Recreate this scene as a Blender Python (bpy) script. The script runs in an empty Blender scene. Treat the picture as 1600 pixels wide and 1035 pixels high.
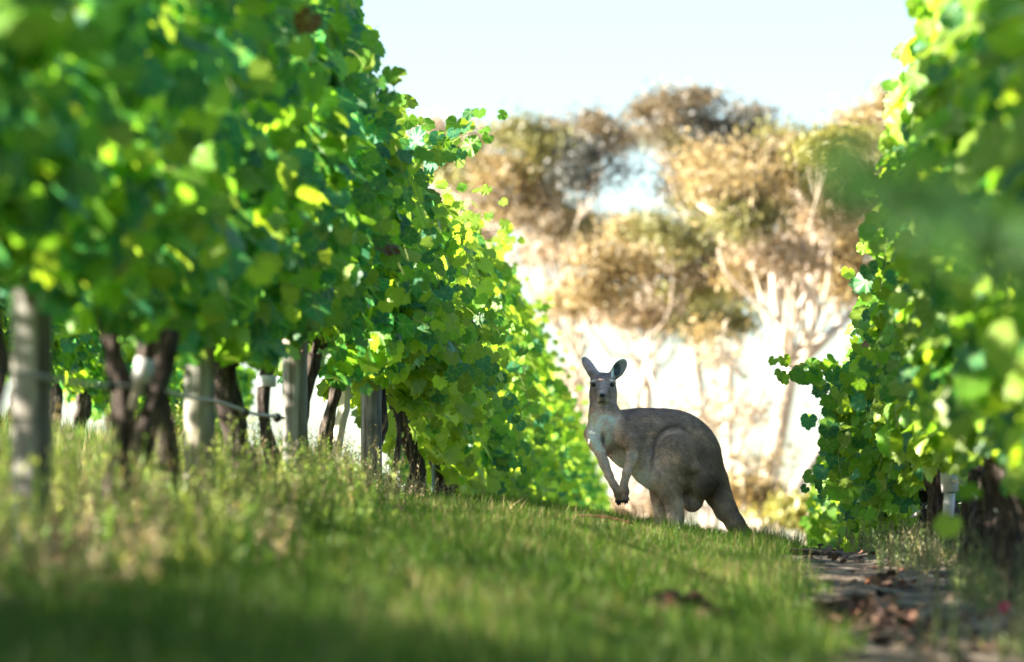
import bpy, math, random
import numpy as np
from mathutils import Vector, Matrix

R = math.radians
C = bpy.context.scene.collection
sc = bpy.context.scene
FPX = 8820.0            # focal length in pixels of the 1600 px wide photograph
random.seed(7)
rng = np.random.default_rng(11)

# ------------------------------------------------------------------ camera, sky, sun, exposure
cam_d = bpy.data.cameras.new('camera')
cam = bpy.data.objects.new('camera', cam_d); C.objects.link(cam)
cam.location = (0, 0, 0)
cam.rotation_euler = (R(90 + 3.131), 0, R(2.272))
cam_d.lens = 198.45; cam_d.sensor_width = 36.0
cam_d.clip_start = 0.5; cam_d.clip_end = 6000
cam_d.dof.use_dof = True
cam_d.dof.focus_distance = 34.7
cam_d.dof.aperture_fstop = 2.8
cam_d.dof.aperture_blades = 9
sc.camera = cam

SUN_EL, SUN_AZ = 19.0, -98.0      # azimuth: 0 = +Y (away), -90 = left
w = bpy.data.worlds.new('World'); sc.world = w; w.use_nodes = True
nt = w.node_tree; nt.nodes.clear()
sky = nt.nodes.new('ShaderNodeTexSky'); sky.sky_type = 'NISHITA'; sky.sun_disc = False
sky.sun_elevation = R(SUN_EL); sky.sun_rotation = R(SUN_AZ)
sky.air_density = 1.0; sky.dust_density = 0.9; sky.ozone_density = 2.3
bg = nt.nodes.new('ShaderNodeBackground'); bg.inputs[1].default_value = 0.05
wo = nt.nodes.new('ShaderNodeOutputWorld')
nt.links.new(sky.outputs[0], bg.inputs[0]); nt.links.new(bg.outputs[0], wo.inputs[0])

sd = bpy.data.lights.new('sun', 'SUN'); sun = bpy.data.objects.new('sun', sd); C.objects.link(sun)
sd.energy = 5.0; sd.angle = R(0.5); sd.color = (1.0, 0.90, 0.75)
d = Vector((math.sin(R(SUN_AZ)) * math.cos(R(SUN_EL)), math.cos(R(SUN_AZ)) * math.cos(R(SUN_EL)), math.sin(R(SUN_EL))))
sun.rotation_euler = d.to_track_quat('Z', 'Y').to_euler()

sc.view_settings.view_transform = 'Standard'; sc.view_settings.look = 'None'
sc.view_settings.gamma = 1.0; sc.view_settings.use_curve_mapping = False
sc.view_settings.exposure = 2.8
sc.render.engine = 'CYCLES'
sc.cycles.use_denoising = True
sc.cycles.max_bounces = 8; sc.cycles.diffuse_bounces = 4; sc.cycles.transmission_bounces = 6
sc.cycles.use_adaptive_sampling = True; sc.cycles.adaptive_threshold = 0.01
sc.cycles.sample_clamp_indirect = 8.0

# ------------------------------------------------------------------ helpers
def at(px, py, d):
    return np.array([(px - 1150.0) * d / FPX, d, (1000.0 - py) * d / FPX])

def tag(o, label=None, cat=None, group=None, kind=None):
    if label: o['label'] = label
    if cat: o['category'] = cat
    if group: o['group'] = group
    if kind: o['kind'] = kind
    return o

def empty(name, loc):
    o = bpy.data.objects.new(name, None); o.location = [float(v) for v in loc]
    o.empty_display_size = 0.1; C.objects.link(o); return o

def link(name, me, parent=None):
    """one mesh object; meshes are made in world coordinates, so undo the parent's place"""
    o = bpy.data.objects.new(name, me); C.objects.link(o)
    if parent is not None:
        o.parent = parent
        p = parent
        off = Vector((0, 0, 0))
        while p is not None:
            off += p.location; p = p.parent
        o.location = -off
    return o

def mesh_np(name, V, F, mat, col=None, uv=None, smooth=True):
    V = np.ascontiguousarray(V, dtype=np.float32); F = np.ascontiguousarray(F, dtype=np.int32)
    k = F.shape[1]
    me = bpy.data.meshes.new(name)
    me.vertices.add(len(V)); me.vertices.foreach_set('co', V.ravel())
    me.loops.add(F.size); me.loops.foreach_set('vertex_index', F.ravel())
    me.polygons.add(len(F))
    me.polygons.foreach_set('loop_start', np.arange(0, F.size, k, dtype=np.int32))
    if smooth: me.polygons.foreach_set('use_smooth', np.ones(len(F), dtype=bool))
    if col is not None:
        a = me.color_attributes.new('Col', 'FLOAT_COLOR', 'POINT')
        c4 = np.ones((len(V), 4), dtype=np.float32); c4[:, :3] = col
        a.data.foreach_set('color', c4.ravel())
    if uv is not None:
        l = me.uv_layers.new(name='UVMap')
        l.data.foreach_set('uv', np.ascontiguousarray(uv[F.ravel()], dtype=np.float32).ravel())
    me.update(calc_edges=True)
    me.materials.append(mat)
    return me

class MB:
    """collects tubes, boxes and blobs and makes one mesh"""
    def __init__(s): s.V = []; s.F = []; s.n = 0
    def add(s, V, F):
        s.V.append(np.asarray(V, float)); s.F += [tuple(i + s.n for i in f) for f in F]; s.n += len(V)
    def tube(s, pts, rad, sides=8, gnarl=0.0, twist=0.0, seed=0, cap=True):
        pts = np.asarray(pts, float); n = len(pts)
        rad = np.broadcast_to(np.asarray(rad, float), (n,))
        r_ = np.random.default_rng(seed + 5)
        lob = r_.uniform(-1, 1, (4, 2))
        V = []; 
        T = np.gradient(pts, axis=0); T /= np.linalg.norm(T, axis=1)[:, None] + 1e-9
        up = np.array([0.31, 0.87, 0.12]) if abs(T[0][1]) < 0.8 else np.array([1.0, 0.1, 0.2])
        for i in range(n):
            a = np.cross(T[i], up); a /= np.linalg.norm(a) + 1e-9
            b = np.cross(T[i], a)
            for j in range(sides):
                an = 2 * math.pi * j / sides + twist * i / n
                q = 1.0
                if gnarl:
                    q += gnarl * (lob[0, 0] * math.sin(2 * an + lob[0, 1] * 3 + i * .35) * .5 + .45 * math.sin(5 * an + lob[1, 0] * 6 - i * .2)
                                  + .35 * math.sin(i * 1.3 + lob[2, 0] * 6) + r_.uniform(-.35, .35))
                V.append(pts[i] + (a * math.cos(an) + b * math.sin(an)) * rad[i] * q)
        F = []
        for i in range(n - 1):
            for j in range(sides):
                k = (j + 1) % sides
                F.append((i * sides + j, i * sides + k, (i + 1) * sides + k, (i + 1) * sides + j))
        if cap:
            F.append(tuple(range(sides - 1, -1, -1))); F.append(tuple(range((n - 1) * sides, n * sides)))
        s.add(V, F)
    def build(s, name, mat, parent=None, smooth=True):
        me = bpy.data.meshes.new(name)
        me.from_pydata(np.concatenate(s.V).tolist(), [], s.F); me.update()
        if smooth: me.polygons.foreach_set('use_smooth', [True] * len(me.polygons))
        me.materials.append(mat)
        return link(name, me, parent)

def smooth_path(P, n):
    P = np.asarray(P, float); m = len(P)
    t = np.linspace(0, m - 1, n); out = []
    for v in t:
        i = min(int(v), m - 2); u = v - i
        p0, p1, p2, p3 = P[max(i - 1, 0)], P[i], P[i + 1], P[min(i + 2, m - 1)]
        out.append(0.5 * ((2 * p1) + (-p0 + p2) * u + (2 * p0 - 5 * p1 + 4 * p2 - p3) * u * u + (-p0 + 3 * p1 - 3 * p2 + p3) * u ** 3))
    return np.array(out)

_tab = np.random.default_rng(3).uniform(-1, 1, (256, 256))
def vnoise(x, y):
    x = np.asarray(x, float); y = np.asarray(y, float)
    xi = np.floor(x).astype(int); yi = np.floor(y).astype(int); fx = x - xi; fy = y - yi
    fx = fx * fx * (3 - 2 * fx); fy = fy * fy * (3 - 2 * fy)
    a = _tab[xi % 256, yi % 256]; b = _tab[(xi + 1) % 256, yi % 256]; c = _tab[xi % 256, (yi + 1) % 256]; e = _tab[(xi + 1) % 256, (yi + 1) % 256]
    return (a * (1 - fx) + b * fx) * (1 - fy) + (c * (1 - fx) + e * fx) * fy
def fbm(x, y, o=4):
    r = 0; a = 1
    for i in range(o): r = r + a * vnoise(x * 2 ** i + 17 * i, y * 2 ** i + 31 * i); a *= .5
    return r

# ------------------------------------------------------------------ materials
def newmat(name):
    m = bpy.data.materials.new(name); m.use_nodes = True
    n = m.node_tree; n.nodes.clear()
    out = n.nodes.new('ShaderNodeOutputMaterial')
    return m, n, out
def N(n, t, **kw):
    o = n.nodes.new(t)
    for k, v in kw.items():
        if k.startswith('i_'): o.inputs[k[2:].replace('_', ' ')].default_value = v
        else: setattr(o, k, v)
    return o
def ramp(n, fac, stops):
    r = n.nodes.new('ShaderNodeValToRGB'); e = r.color_ramp.elements
    while len(e) < len(stops): e.new(0.5)
    for q, (p, c) in zip(e, stops): q.position = p; q.color = (*c, 1)
    n.links.new(fac, r.inputs[0]); return r
def M2(n, op, a, b=None):
    o = n.nodes.new('ShaderNodeMath'); o.operation = op
    for i, v in enumerate((a, b)):
        if v is None: continue
        if isinstance(v, (int, float)): o.inputs[i].default_value = v
        else: n.links.new(v, o.inputs[i])
    return o.outputs[0]

def leaf_mat(name, trans=0.45, gain=(1.9, 1.75, 0.9), rough=0.42, veins=True, spec=0.5):
    m, n, out = newmat(name); L = n.links.new
    att = N(n, 'ShaderNodeVertexColor', layer_name='Col')
    colr = att.outputs[0]
    if veins:
        uv = N(n, 'ShaderNodeUVMap'); sep = N(n, 'ShaderNodeSeparateXYZ'); L(uv.outputs[0], sep.inputs[0])
        an = M2(n, 'ARCTAN2', sep.outputs[0], sep.outputs[1])
        rr = M2(n, 'SQRT', M2(n, 'ADD', M2(n, 'MULTIPLY', sep.outputs[0], sep.outputs[0]), M2(n, 'MULTIPLY', sep.outputs[1], sep.outputs[1])))
        wv = M2(n, 'ABSOLUTE', M2(n, 'SINE', M2(n, 'MULTIPLY', an, math.pi / R(51))))
        dist = M2(n, 'MULTIPLY', M2(n, 'MULTIPLY', wv, rr), 0.29)
        vm = N(n, 'ShaderNodeMapRange'); vm.inputs[1].default_value = 0.006; vm.inputs[2].default_value = 0.02
        vm.inputs[3].default_value = 0.45; vm.inputs[4].default_value = 0.0; L(dist, vm.inputs[0])
        mx = N(n, 'ShaderNodeMix', data_type='RGBA'); L(vm.outputs[0], mx.inputs[0]); L(colr, mx.inputs[6]); mx.inputs[7].default_value = (.30, .40, .12, 1)
        colr = mx.outputs[2]
    p = N(n, 'ShaderNodeBsdfPrincipled'); L(colr, p.inputs['Base Color']); p.inputs['Roughness'].default_value = rough
    p.inputs['Specular IOR Level'].default_value = spec
    g = N(n, 'ShaderNodeMix', data_type='RGBA', blend_type='MULTIPLY'); g.inputs[0].default_value = 1.0
    L(colr, g.inputs[6]); g.inputs[7].default_value = (*gain, 1)
    t = N(n, 'ShaderNodeBsdfTranslucent'); L(g.outputs[2], t.inputs[0])
    ms = N(n, 'ShaderNodeMixShader'); ms.inputs[0].default_value = trans
    L(p.outputs[0], ms.inputs[1]); L(t.outputs[0], ms.inputs[2]); L(ms.outputs[0], out.inputs[0])
    return m

def simple(name, col, rough=0.6, metal=0.0, spec=0.5, bump=None):
    m, n, out = newmat(name)
    p = N(n, 'ShaderNodeBsdfPrincipled'); p.inputs['Base Color'].default_value = (*col, 1)
    p.inputs['Roughness'].default_value = rough; p.inputs['Metallic'].default_value = metal; p.inputs['Specular IOR Level'].default_value = spec
    no = N(n, 'ShaderNodeTexNoise'); no.inputs['Scale'].default_value = bump or 20
    r = ramp(n, no.outputs[0], [(.3, [c * .75 for c in col]), (.7, [min(1, c * 1.2) for c in col])])
    n.links.new(r.outputs[0], p.inputs['Base Color'])
    n.links.new(p.outputs[0], out.inputs[0]); return m

def bark_mat(name, stops, scale=(30, 30, 5), bump=0.6):
    m, n, out = newmat(name); L = n.links.new
    tc = N(n, 'ShaderNodeNewGeometry'); mp = N(n, 'ShaderNodeMapping'); mp.inputs['Scale'].default_value = scale
    L(tc.outputs['Position'], mp.inputs[0])
    no = N(n, 'ShaderNodeTexNoise'); no.inputs['Scale'].default_value = 1.0; no.inputs['Detail'].default_value = 6; no.inputs['Roughness'].default_value = .65
    L(mp.outputs[0], no.inputs[0])
    r = ramp(n, no.outputs[0], stops)
    p = N(n, 'ShaderNodeBsdfPrincipled'); p.inputs['Roughness'].default_value = .85; p.inputs['Specular IOR Level'].default_value = .2
    L(r.outputs[0], p.inputs['Base Color'])
    b = N(n, 'ShaderNodeBump'); b.inputs['Strength'].default_value = bump; b.inputs['Distance'].default_value = .02
    L(no.outputs[0], b.inputs['Height']); L(b.outputs[0], p.inputs['Normal']); L(p.outputs[0], out.inputs[0])
    return m

def vcol_mat(name, rough=.8, spec=.25, sheen=0.0):
    m, n, out = newmat(name)
    att = N(n, 'ShaderNodeVertexColor', layer_name='Col')
    p = N(n, 'ShaderNodeBsdfPrincipled'); n.links.new(att.outputs[0], p.inputs['Base Color'])
    p.inputs['Roughness'].default_value = rough; p.inputs['Specular IOR Level'].default_value = spec
    p.inputs['Sheen Weight'].default_value = sheen
    n.links.new(p.outputs[0], out.inputs[0]); return m

mat_leaf = leaf_mat('vine_leaf', trans=.5, gain=(2.1, 1.95, .9), rough=.45, spec=.35)
mat_gum = leaf_mat('gum_leaf', trans=.3, gain=(1.3, 1.1, .8), veins=False, rough=.5)
mat_grass = leaf_mat('grass_blade', trans=.35, gain=(1.5, 1.5, .7), veins=False, rough=.5, spec=.35)
mat_bark = bark_mat('vine_bark', [(.32, (.012, .009, .008)), (.5, (.05, .038, .032)), (.62, (.10, .082, .07)), (.72, (.17, .145, .125))], (60, 60, 9), .9)
mat_cane = bark_mat('cane_bark', [(.3, (.10, .06, .025)), (.7, (.22, .17, .07))], (40, 40, 40), .2)
mat_green_stem = simple('green_stem', (.20, .26, .06), .5)
mat_gumbark = bark_mat('gum_bark', [(.3, (.26, .20, .15)), (.5, (.50, .43, .35)), (.7, (.64, .58, .51))], (3, 3, .8), .2)
mat_fur = vcol_mat('kangaroo_coat', .85, .15, .25)
mat_litter = vcol_mat('dry_leaf', .8, .2)

def wood_mat():
    m, n, out = newmat('weathered_post'); L = n.links.new
    g = N(n, 'ShaderNodeNewGeometry')
    mp = N(n, 'ShaderNodeMapping'); mp.inputs['Scale'].default_value = (42, 42, 1.8); L(g.outputs['Position'], mp.inputs[0])
    no = N(n, 'ShaderNodeTexNoise'); no.inputs['Scale'].default_value = 1; no.inputs['Detail'].default_value = 5; L(mp.outputs[0], no.inputs[0])
    mp2 = N(n, 'ShaderNodeMapping'); mp2.inputs['Scale'].default_value = (6, 6, 3); L(g.outputs['Position'], mp2.inputs[0])
    n2 = N(n, 'ShaderNodeTexNoise'); n2.inputs['Scale'].default_value = 1; n2.inputs['Detail'].default_value = 6; L(mp2.outputs[0], n2.inputs[0])
    r = ramp(n, no.outputs[0], [(.33, (.03, .026, .022)), (.42, (.15, .145, .13)), (.58, (.27, .265, .245)), (.72, (.38, .375, .35))])
    r2 = ramp(n, n2.outputs[0], [(.35, (.45, .42, .38)), (.5, (1, 1, 1)), (.68, (.8, .72, .6))])
    mx = N(n, 'ShaderNodeMix', data_type='RGBA', blend_type='MULTIPLY'); mx.inputs[0].default_value = 1
    L(r.outputs[0], mx.inputs[6]); L(r2.outputs[0], mx.inputs[7])
    p = N(n, 'ShaderNodeBsdfPrincipled'); p.inputs['Roughness'].default_value = .8; p.inputs['Specular IOR Level'].default_value = .25
    L(mx.outputs[2], p.inputs['Base Color'])
    b = N(n, 'ShaderNodeBump'); b.inputs['Strength'].default_value = .8; b.inputs['Distance'].default_value = .006
    L(no.outputs[0], b.inputs['Height']); L(b.outputs[0], p.inputs['Normal']); L(p.outputs[0], out.inputs[0])
    return m
mat_wood = wood_mat()
mat_pipe = simple('drip_pipe', (.07, .075, .08), .35)
mat_black = simple('black_rubber', (.02, .02, .022), .5)
mat_tag = simple('white_sleeve', (.48, .48, .49), .7, bump=25)
mat_steel = simple('blue_grey_steel', (.22, .36, .42), .45, .3)
mat_nail = simple('rusty_nail', (.07, .045, .03), .7)

# ------------------------------------------------------------------ terrain
_by = np.array([-40, 0, 10, 18, 24, 29, 35, 41, 47, 58, 74, 100, 130, 200, 400, 3000.])
_bz = np.array([-2.0, -.62, -.28, 0, .23, .42, .59, .66, .70, .55, .10, -1.2, -2.3, -4.0, -8, -60.])
_fy = np.linspace(-40, 3000, 30401)
_fz = np.interp(_fy, _by, _bz)
_k = np.ones(41) / 41
_fz[60:-60] = np.convolve(_fz, _k, 'same')[60:-60]
def G(x, y):
    x = np.asarray(x, float); y = np.asarray(y, float)
    b = np.interp(y, _fy, _fz)
    s = np.interp(x, [-900, -12, -5.6, -2.26, -1.6, -1.15, -.44, 0, .3, .8, 1.5, 4, 900], [5, 1.75, .82, .235, .215, .18, .075, 0, -.035, -.055, -.075, -.2, -4])
    return b + s
def Gn(x, y):
    """ground with its clods: rough soil under the vines and on the bare strip, smoother in the grass lane"""
    bare = np.clip((np.asarray(x) - .2) * 4, 0, 1) + np.clip((-1.7 - np.asarray(x)) * 4, 0, 1)
    return G(x, y) + fbm(np.asarray(x) * 2.3, np.asarray(y) * 1.4) * (.014 + .022 * bare) + fbm(np.asarray(x) * 9 + 5, np.asarray(y) * 7, 2) * .012 * bare

def spaced(lo, hi, step, far, n):
    core = np.arange(lo, hi + 1e-6, step)
    g = np.geomspace(1, far, n)
    return core, g
xs = np.concatenate([[-900, -400, -180, -80, -40, -22, -15, -11, -9], np.arange(-8, 4.01, .1), [4.5, 5.5, 8, 13, 22, 40, 80, 180, 400, 900]])
ys = np.concatenate([[-40, -20, -10, -5, 0, 2, 4], np.arange(5, 56, .14), np.arange(56, 100, 1.5), [105, 115, 130, 160, 200, 300, 450, 700, 1100, 1800, 3000]])
X, Y = np.meshgrid(xs, ys, indexing='ij')
V = np.stack([X, Y, Gn(X, Y)], -1).reshape(-1, 3)
i, j = np.meshgrid(np.arange(len(xs) - 1), np.arange(len(ys) - 1), indexing='ij')
q = (i * len(ys) + j).ravel()
F = np.stack([q, q + len(ys), q + len(ys) + 1, q + 1], 1)
gm, gn, go = newmat('ground'); L = gn.links.new
geo = N(gn, 'ShaderNodeNewGeometry'); sp = N(gn, 'ShaderNodeSeparateXYZ'); L(geo.outputs['Position'], sp.inputs[0])
n1 = N(gn, 'ShaderNodeTexNoise'); n1.inputs['Scale'].default_value = 9; n1.inputs['Detail'].default_value = 8; L(geo.outputs['Position'], n1.inputs[0])
n2 = N(gn, 'ShaderNodeTexNoise'); n2.inputs['Scale'].default_value = 1.3; n2.inputs['Detail'].default_value = 4; L(geo.outputs['Position'], n2.inputs[0])
soil = ramp(gn, n1.outputs[0], [(.34, (.035, .025, .018)), (.5, (.13, .098, .074)), (.66, (.26, .215, .17))])
turf = ramp(gn, n1.outputs[0], [(.3, (.035, .05, .015)), (.5, (.07, .10, .025)), (.7, (.14, .13, .06))])
# grass lane between x=-1.75 and .3
e1 = M2(gn, 'ADD', sp.outputs[0], M2(gn, 'MULTIPLY', M2(gn, 'SUBTRACT', n2.outputs[0], .5), 1.0))
mr = N(gn, 'ShaderNodeMapRange'); mr.inputs[1].default_value = .08; mr.inputs[2].default_value = .32; L(e1, mr.inputs[0])
mr2 = N(gn, 'ShaderNodeMapRange'); mr2.inputs[1].default_value = -1.7; mr2.inputs[2].default_value = -2.1; L(e1, mr2.inputs[0])
mr3 = N(gn, 'ShaderNodeMapRange'); mr3.inputs[1].default_value = -3.0; mr3.inputs[2].default_value = -3.4; mr3.inputs[3].default_value = 1; mr3.inputs[4].default_value = 0; L(e1, mr3.inputs[0])
mr4 = N(gn, 'ShaderNodeMapRange'); mr4.inputs[1].default_value = 1.9; mr4.inputs[2].default_value = 2.4; mr4.inputs[3].default_value = 1; mr4.inputs[4].default_value = 0; L(e1, mr4.inputs[0])
bare = M2(gn, 'MAXIMUM', M2(gn, 'MULTIPLY', mr.outputs[0], mr4.outputs[0]), M2(gn, 'MULTIPLY', mr2.outputs[0], mr3.outputs[0]))
mx = N(gn, 'ShaderNodeMix', data_type='RGBA'); L(bare, mx.inputs[0]); L(turf.outputs[0], mx.inputs[6]); L(soil.outputs[0], mx.inputs[7])
# dry pasture beyond the crest
far = N(gn, 'ShaderNodeMapRange'); far.inputs[1].default_value = 60; far.inputs[2].default_value = 80; L(sp.outputs[1], far.inputs[0])
mxf = N(gn, 'ShaderNodeMix', data_type='RGBA'); L(far.outputs[0], mxf.inputs[0]); L(mx.outputs[2], mxf.inputs[6]); mxf.inputs[7].default_value = (.42, .34, .19, 1)
gp = N(gn, 'ShaderNodeBsdfPrincipled'); gp.inputs['Roughness'].default_value = .9; gp.inputs['Specular IOR Level'].default_value = .15
L(mxf.outputs[2], gp.inputs['Base Color'])
gb = N(gn, 'ShaderNodeBump'); gb.inputs['Strength'].default_value = .7; gb.inputs['Distance'].default_value = .03; L(n1.outputs[0], gb.inputs['Height']); L(gb.outputs[0], gp.inputs['Normal'])
L(gp.outputs[0], go.inputs[0])
tag(link('ground', mesh_np('ground', V, F, gm)), kind='structure')

# ------------------------------------------------------------------ vine leaves
_half = [(0, .56), (6, .50), (12, .52), (19, .47), (27, .43), (34, .485), (40, .46), (48, .54), (55, .47), (63, .48), (72, .41), (82, .455), (90, .44), (98, .49), (108, .44), (119, .45), (132, .41), (147, .40), (160, .32), (172, .18)]
def leaf_template(full=True):
    h = _half if full else [_half[k] for k in (0, 2, 4, 7, 10, 13, 15, 17, 18)]
    o = [(a, r) for a, r in h] + [(180, .06)] + [(-a, r) for a, r in reversed(h) if a > 0]
    P = [(0, 0, 0)]
    for a, r in o:
        x, y = r * math.sin(R(a)), r * math.cos(R(a))
        fold = .03 * math.cos(R(a) * 360 / 51) * (r / .5)     # ribs: raised between the veins
        P.append((x, y, -fold - .30 * r * r + .10 * abs(x)))
    P = np.array(P); n = len(o)
    F = np.array([(0, 1 + k, 1 + (k + 1) % n) for k in range(n)])
    return P, F
LT = {True: leaf_template(True), False: leaf_template(False)}

def unit(a): return a / (np.linalg.norm(a, axis=-1, keepdims=True) + 1e-9)
def leaves(P, Nr, T, size, col, full=True, g=rng):
    tp, tf = LT[full]; n = len(P)
    Nr = unit(Nr); T = unit(T - (T * Nr).sum(1, keepdims=True) * Nr); S = np.cross(T, Nr)
    x = tp[None, :, 0] * g.uniform(.85, 1.1, (n, 1)); y = tp[None, :, 1]
    curl = g.uniform(-.2, 1.6, (n, 1)); z = tp[None, :, 2] * curl + x * y * g.uniform(-.7, .7, (n, 1))
    W = P[:, None] + size[:, None, None] * (x[..., None] * S[:, None] + y[..., None] * T[:, None] + z[..., None] * Nr[:, None])
    m = tp.shape[0]
    Fv = (tf[None] + (np.arange(n) * m)[:, None, None]).reshape(-1, 3)
    cc = np.repeat(col, m, 0)
    uv = np.tile(tp[:, :2], (n, 1))
    return W.reshape(-1, 3), Fv, cc, uv

def leaf_colors(n, g, young=.2):
    if young < 0: return np.array([.030, .105, .030]) * g.uniform(.7, 1.2, (n, 1))  # near blurred shoot: its shade is put into a darker leaf colour
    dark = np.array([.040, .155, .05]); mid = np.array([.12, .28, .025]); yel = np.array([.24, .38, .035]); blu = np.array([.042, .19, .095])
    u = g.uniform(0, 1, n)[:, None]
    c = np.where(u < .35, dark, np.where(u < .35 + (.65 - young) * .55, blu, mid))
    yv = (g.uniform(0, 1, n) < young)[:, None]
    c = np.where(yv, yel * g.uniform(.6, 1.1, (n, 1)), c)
    brown = (g.uniform(0, 1, n) < .001)[:, None]
    c = np.where(brown, np.array([.16, .07, .03]), c)
    return c * g.uniform(.75, 1.3, (n, 1))

class Foliage:
    def __init__(s, g): s.parts = {True: [], False: []}; s.g = g
    def put(s, P, Nr, T, size, col, full=True): s.parts[full].append((P, Nr, T, size, col))
    def mesh(s, name):
        VV = []; FF = []; CC = []; UU = []; k = 0
        for full in (True, False):
            if not s.parts[full]: continue
            a = [np.concatenate(z) for z in zip(*s.parts[full])]
            v, f, c, u = leaves(*a, full=full, g=s.g)
            VV.append(v); FF.append(f + k); CC.append(c); UU.append(u); k += len(v)
        return mesh_np(name, np.concatenate(VV), np.concatenate(FF), mat_leaf, np.concatenate(CC), np.concatenate(UU), smooth=False)

# canopy silhouettes along each row: metres above the ground
def prof(pairs):
    a = np.array(pairs, float); return lambda y: np.interp(y, a[:, 0], a[:, 1])
L_top = prof([(8, 2.7), (27.6, 2.75), (28.6, 2.45), (30.5, 2.2), (33, 2.0), (36, 1.95), (40, 2.05), (47, 2.25), (53, 2.2), (60, 2.25), (74, 2.2), (82, 1.8)])
L_bot = prof([(8, 1.0), (17, 1.02), (19, .95), (21, .82), (23, .86), (25, .84), (27.5, .95), (28.7, 1.08), (29.6, .9), (30.5, .85), (33, .82), (35, .84), (36.5, .66), (40, .45), (44, .2), (50, .1), (82, .05)])
R_top = prof([(5, 2.3), (15, 2.6), (24, 2.75), (26.8, 2.65), (29, 2.3), (31, 1.9), (34, 1.75), (38, 1.45), (44, 1.3), (50, 1.1), (62, 1.0)])
R_bot = prof([(5, .7), (18, .62), (22, .66), (28, .68), (31, .5), (33.2, .5), (34.5, .25), (37, .1), (62, .05)])
XL, XR = -2.26, 1.15

def canopy(fol, x0, side, y0, y1, top, bot, dens=1.0, halfw=.36, seed=0, detail=True, young=.2, inner=40):
    """fill a stretch of row with leaves; side = +1 when the lane lies at +x"""
    g = fol.g; ln = y1 - y0
    ym = (y0 + y1) / 2; h = float(top(ym) - bot(ym))
    nF = int(185 * ln * h * dens); nB = int(60 * ln * h * dens); nT = int(85 * ln * dens); nI = int(inner * ln * h)
    for kind, n in (('F', nF), ('B', nB), ('T', nT), ('I', nI)):
        y = g.uniform(y0 - .12, y1 + .12, n)
        tz = g.uniform(0, 1, n)
        if kind == 'T': tz = 1 - np.abs(g.normal(0, .05, n))
        zt = top(y) + .13 * fbm(y * 2.1 + seed, y * 0 + x0, 3); zb = bot(y) + .12 * fbm(y * 2.7 + 40 + seed, y * 0 + x0 * 3, 3)
        z = zb + (zt - zb) * tz
        bul = .11 * fbm(y * 1.7 + 9 * x0, z * 2.2, 3)
        wv = (halfw + bul) * (1 - .55 * np.abs(2 * tz - 1.05) ** 3)
        if kind == 'F': off = side * (wv + g.normal(0, .045, n)); out = side
        elif kind == 'B': off = -side * (wv + g.normal(0, .05, n)); out = -side
        else: off = g.uniform(-1, 1, n) * wv * .9; out = np.sign(off)
        x = x0 + off
        P = np.stack([x, y, G(x0, y) + z], 1)
        Nr = np.stack([out * g.uniform(.2, 1.0, n), g.normal(-.35, .6, n), g.uniform(-.1, 1.1, n) + (1.0 if kind == 'T' else 0)], 1)
        T = np.stack([out * g.uniform(0, .8, n), g.normal(0, .6, n), -g.uniform(.2, 1.2, n)], 1)
        size = g.uniform(.11, .21, n) * (0.9 if kind == 'T' else 1)
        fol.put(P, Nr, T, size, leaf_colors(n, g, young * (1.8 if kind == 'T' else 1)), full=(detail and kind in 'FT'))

def shoot(fol, mb, pts, n, size=.09, young=.6, droop=.6, rad=.0035, full=True):
    """a cane with leaves along it"""
    g = fol.g; path = smooth_path(pts, max(8, len(pts) * 5))
    q = MB(); q.tube(path, np.linspace(rad, rad * .45, len(path)), 5); mb.append(q)
    t = np.linspace(.04, 1, n); idx = (t * (len(path) - 1)).astype(int)
    P = path[idx] + g.normal(0, (.35 if young >= 0 else .40) * size, (n, 3))
    tg = unit(np.gradient(path, axis=0))[idx]
    Nr = np.stack([g.normal(0, .5, n), g.normal(-1.0, .4, n), g.uniform(.0, .9, n)], 1)
    T = g.normal(0, .6, (n, 3)) + tg * .3; T[:, 2] -= droop
    sz = size * g.uniform(.7, 1.25, n) * (1.1 - .5 * t)
    fol.put(P, Nr, T, sz, leaf_colors(n, g, young), full)

# ------------------------------------------------------------------ vine woody parts
def trunk(mb, x, y, h, r, lean=(0, 0), seed=0, kink=.06):
    g = np.random.default_rng(seed); n = 15
    b = float(G(x, y)) - .08
    P = []
    for k in range(n):
        t = k / (n - 1)
        P.append((x + lean[0] * t + kink * math.sin(t * 5 + seed) * (t * (1.3 - t)) * 2 + g.normal(0, r * .1), y + lean[1] * t + g.normal(0, r * .12), b + (h + .08) * t))
    rad = np.array([r * (1.35 - .5 * t + .35 * abs(t - .55) + (.35 if t > .88 else 0)) for t in np.linspace(0, 1, n)])
    mb.tube(P, rad, 16, gnarl=.42, twist=2.0, seed=seed)
    return P[-1]

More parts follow.
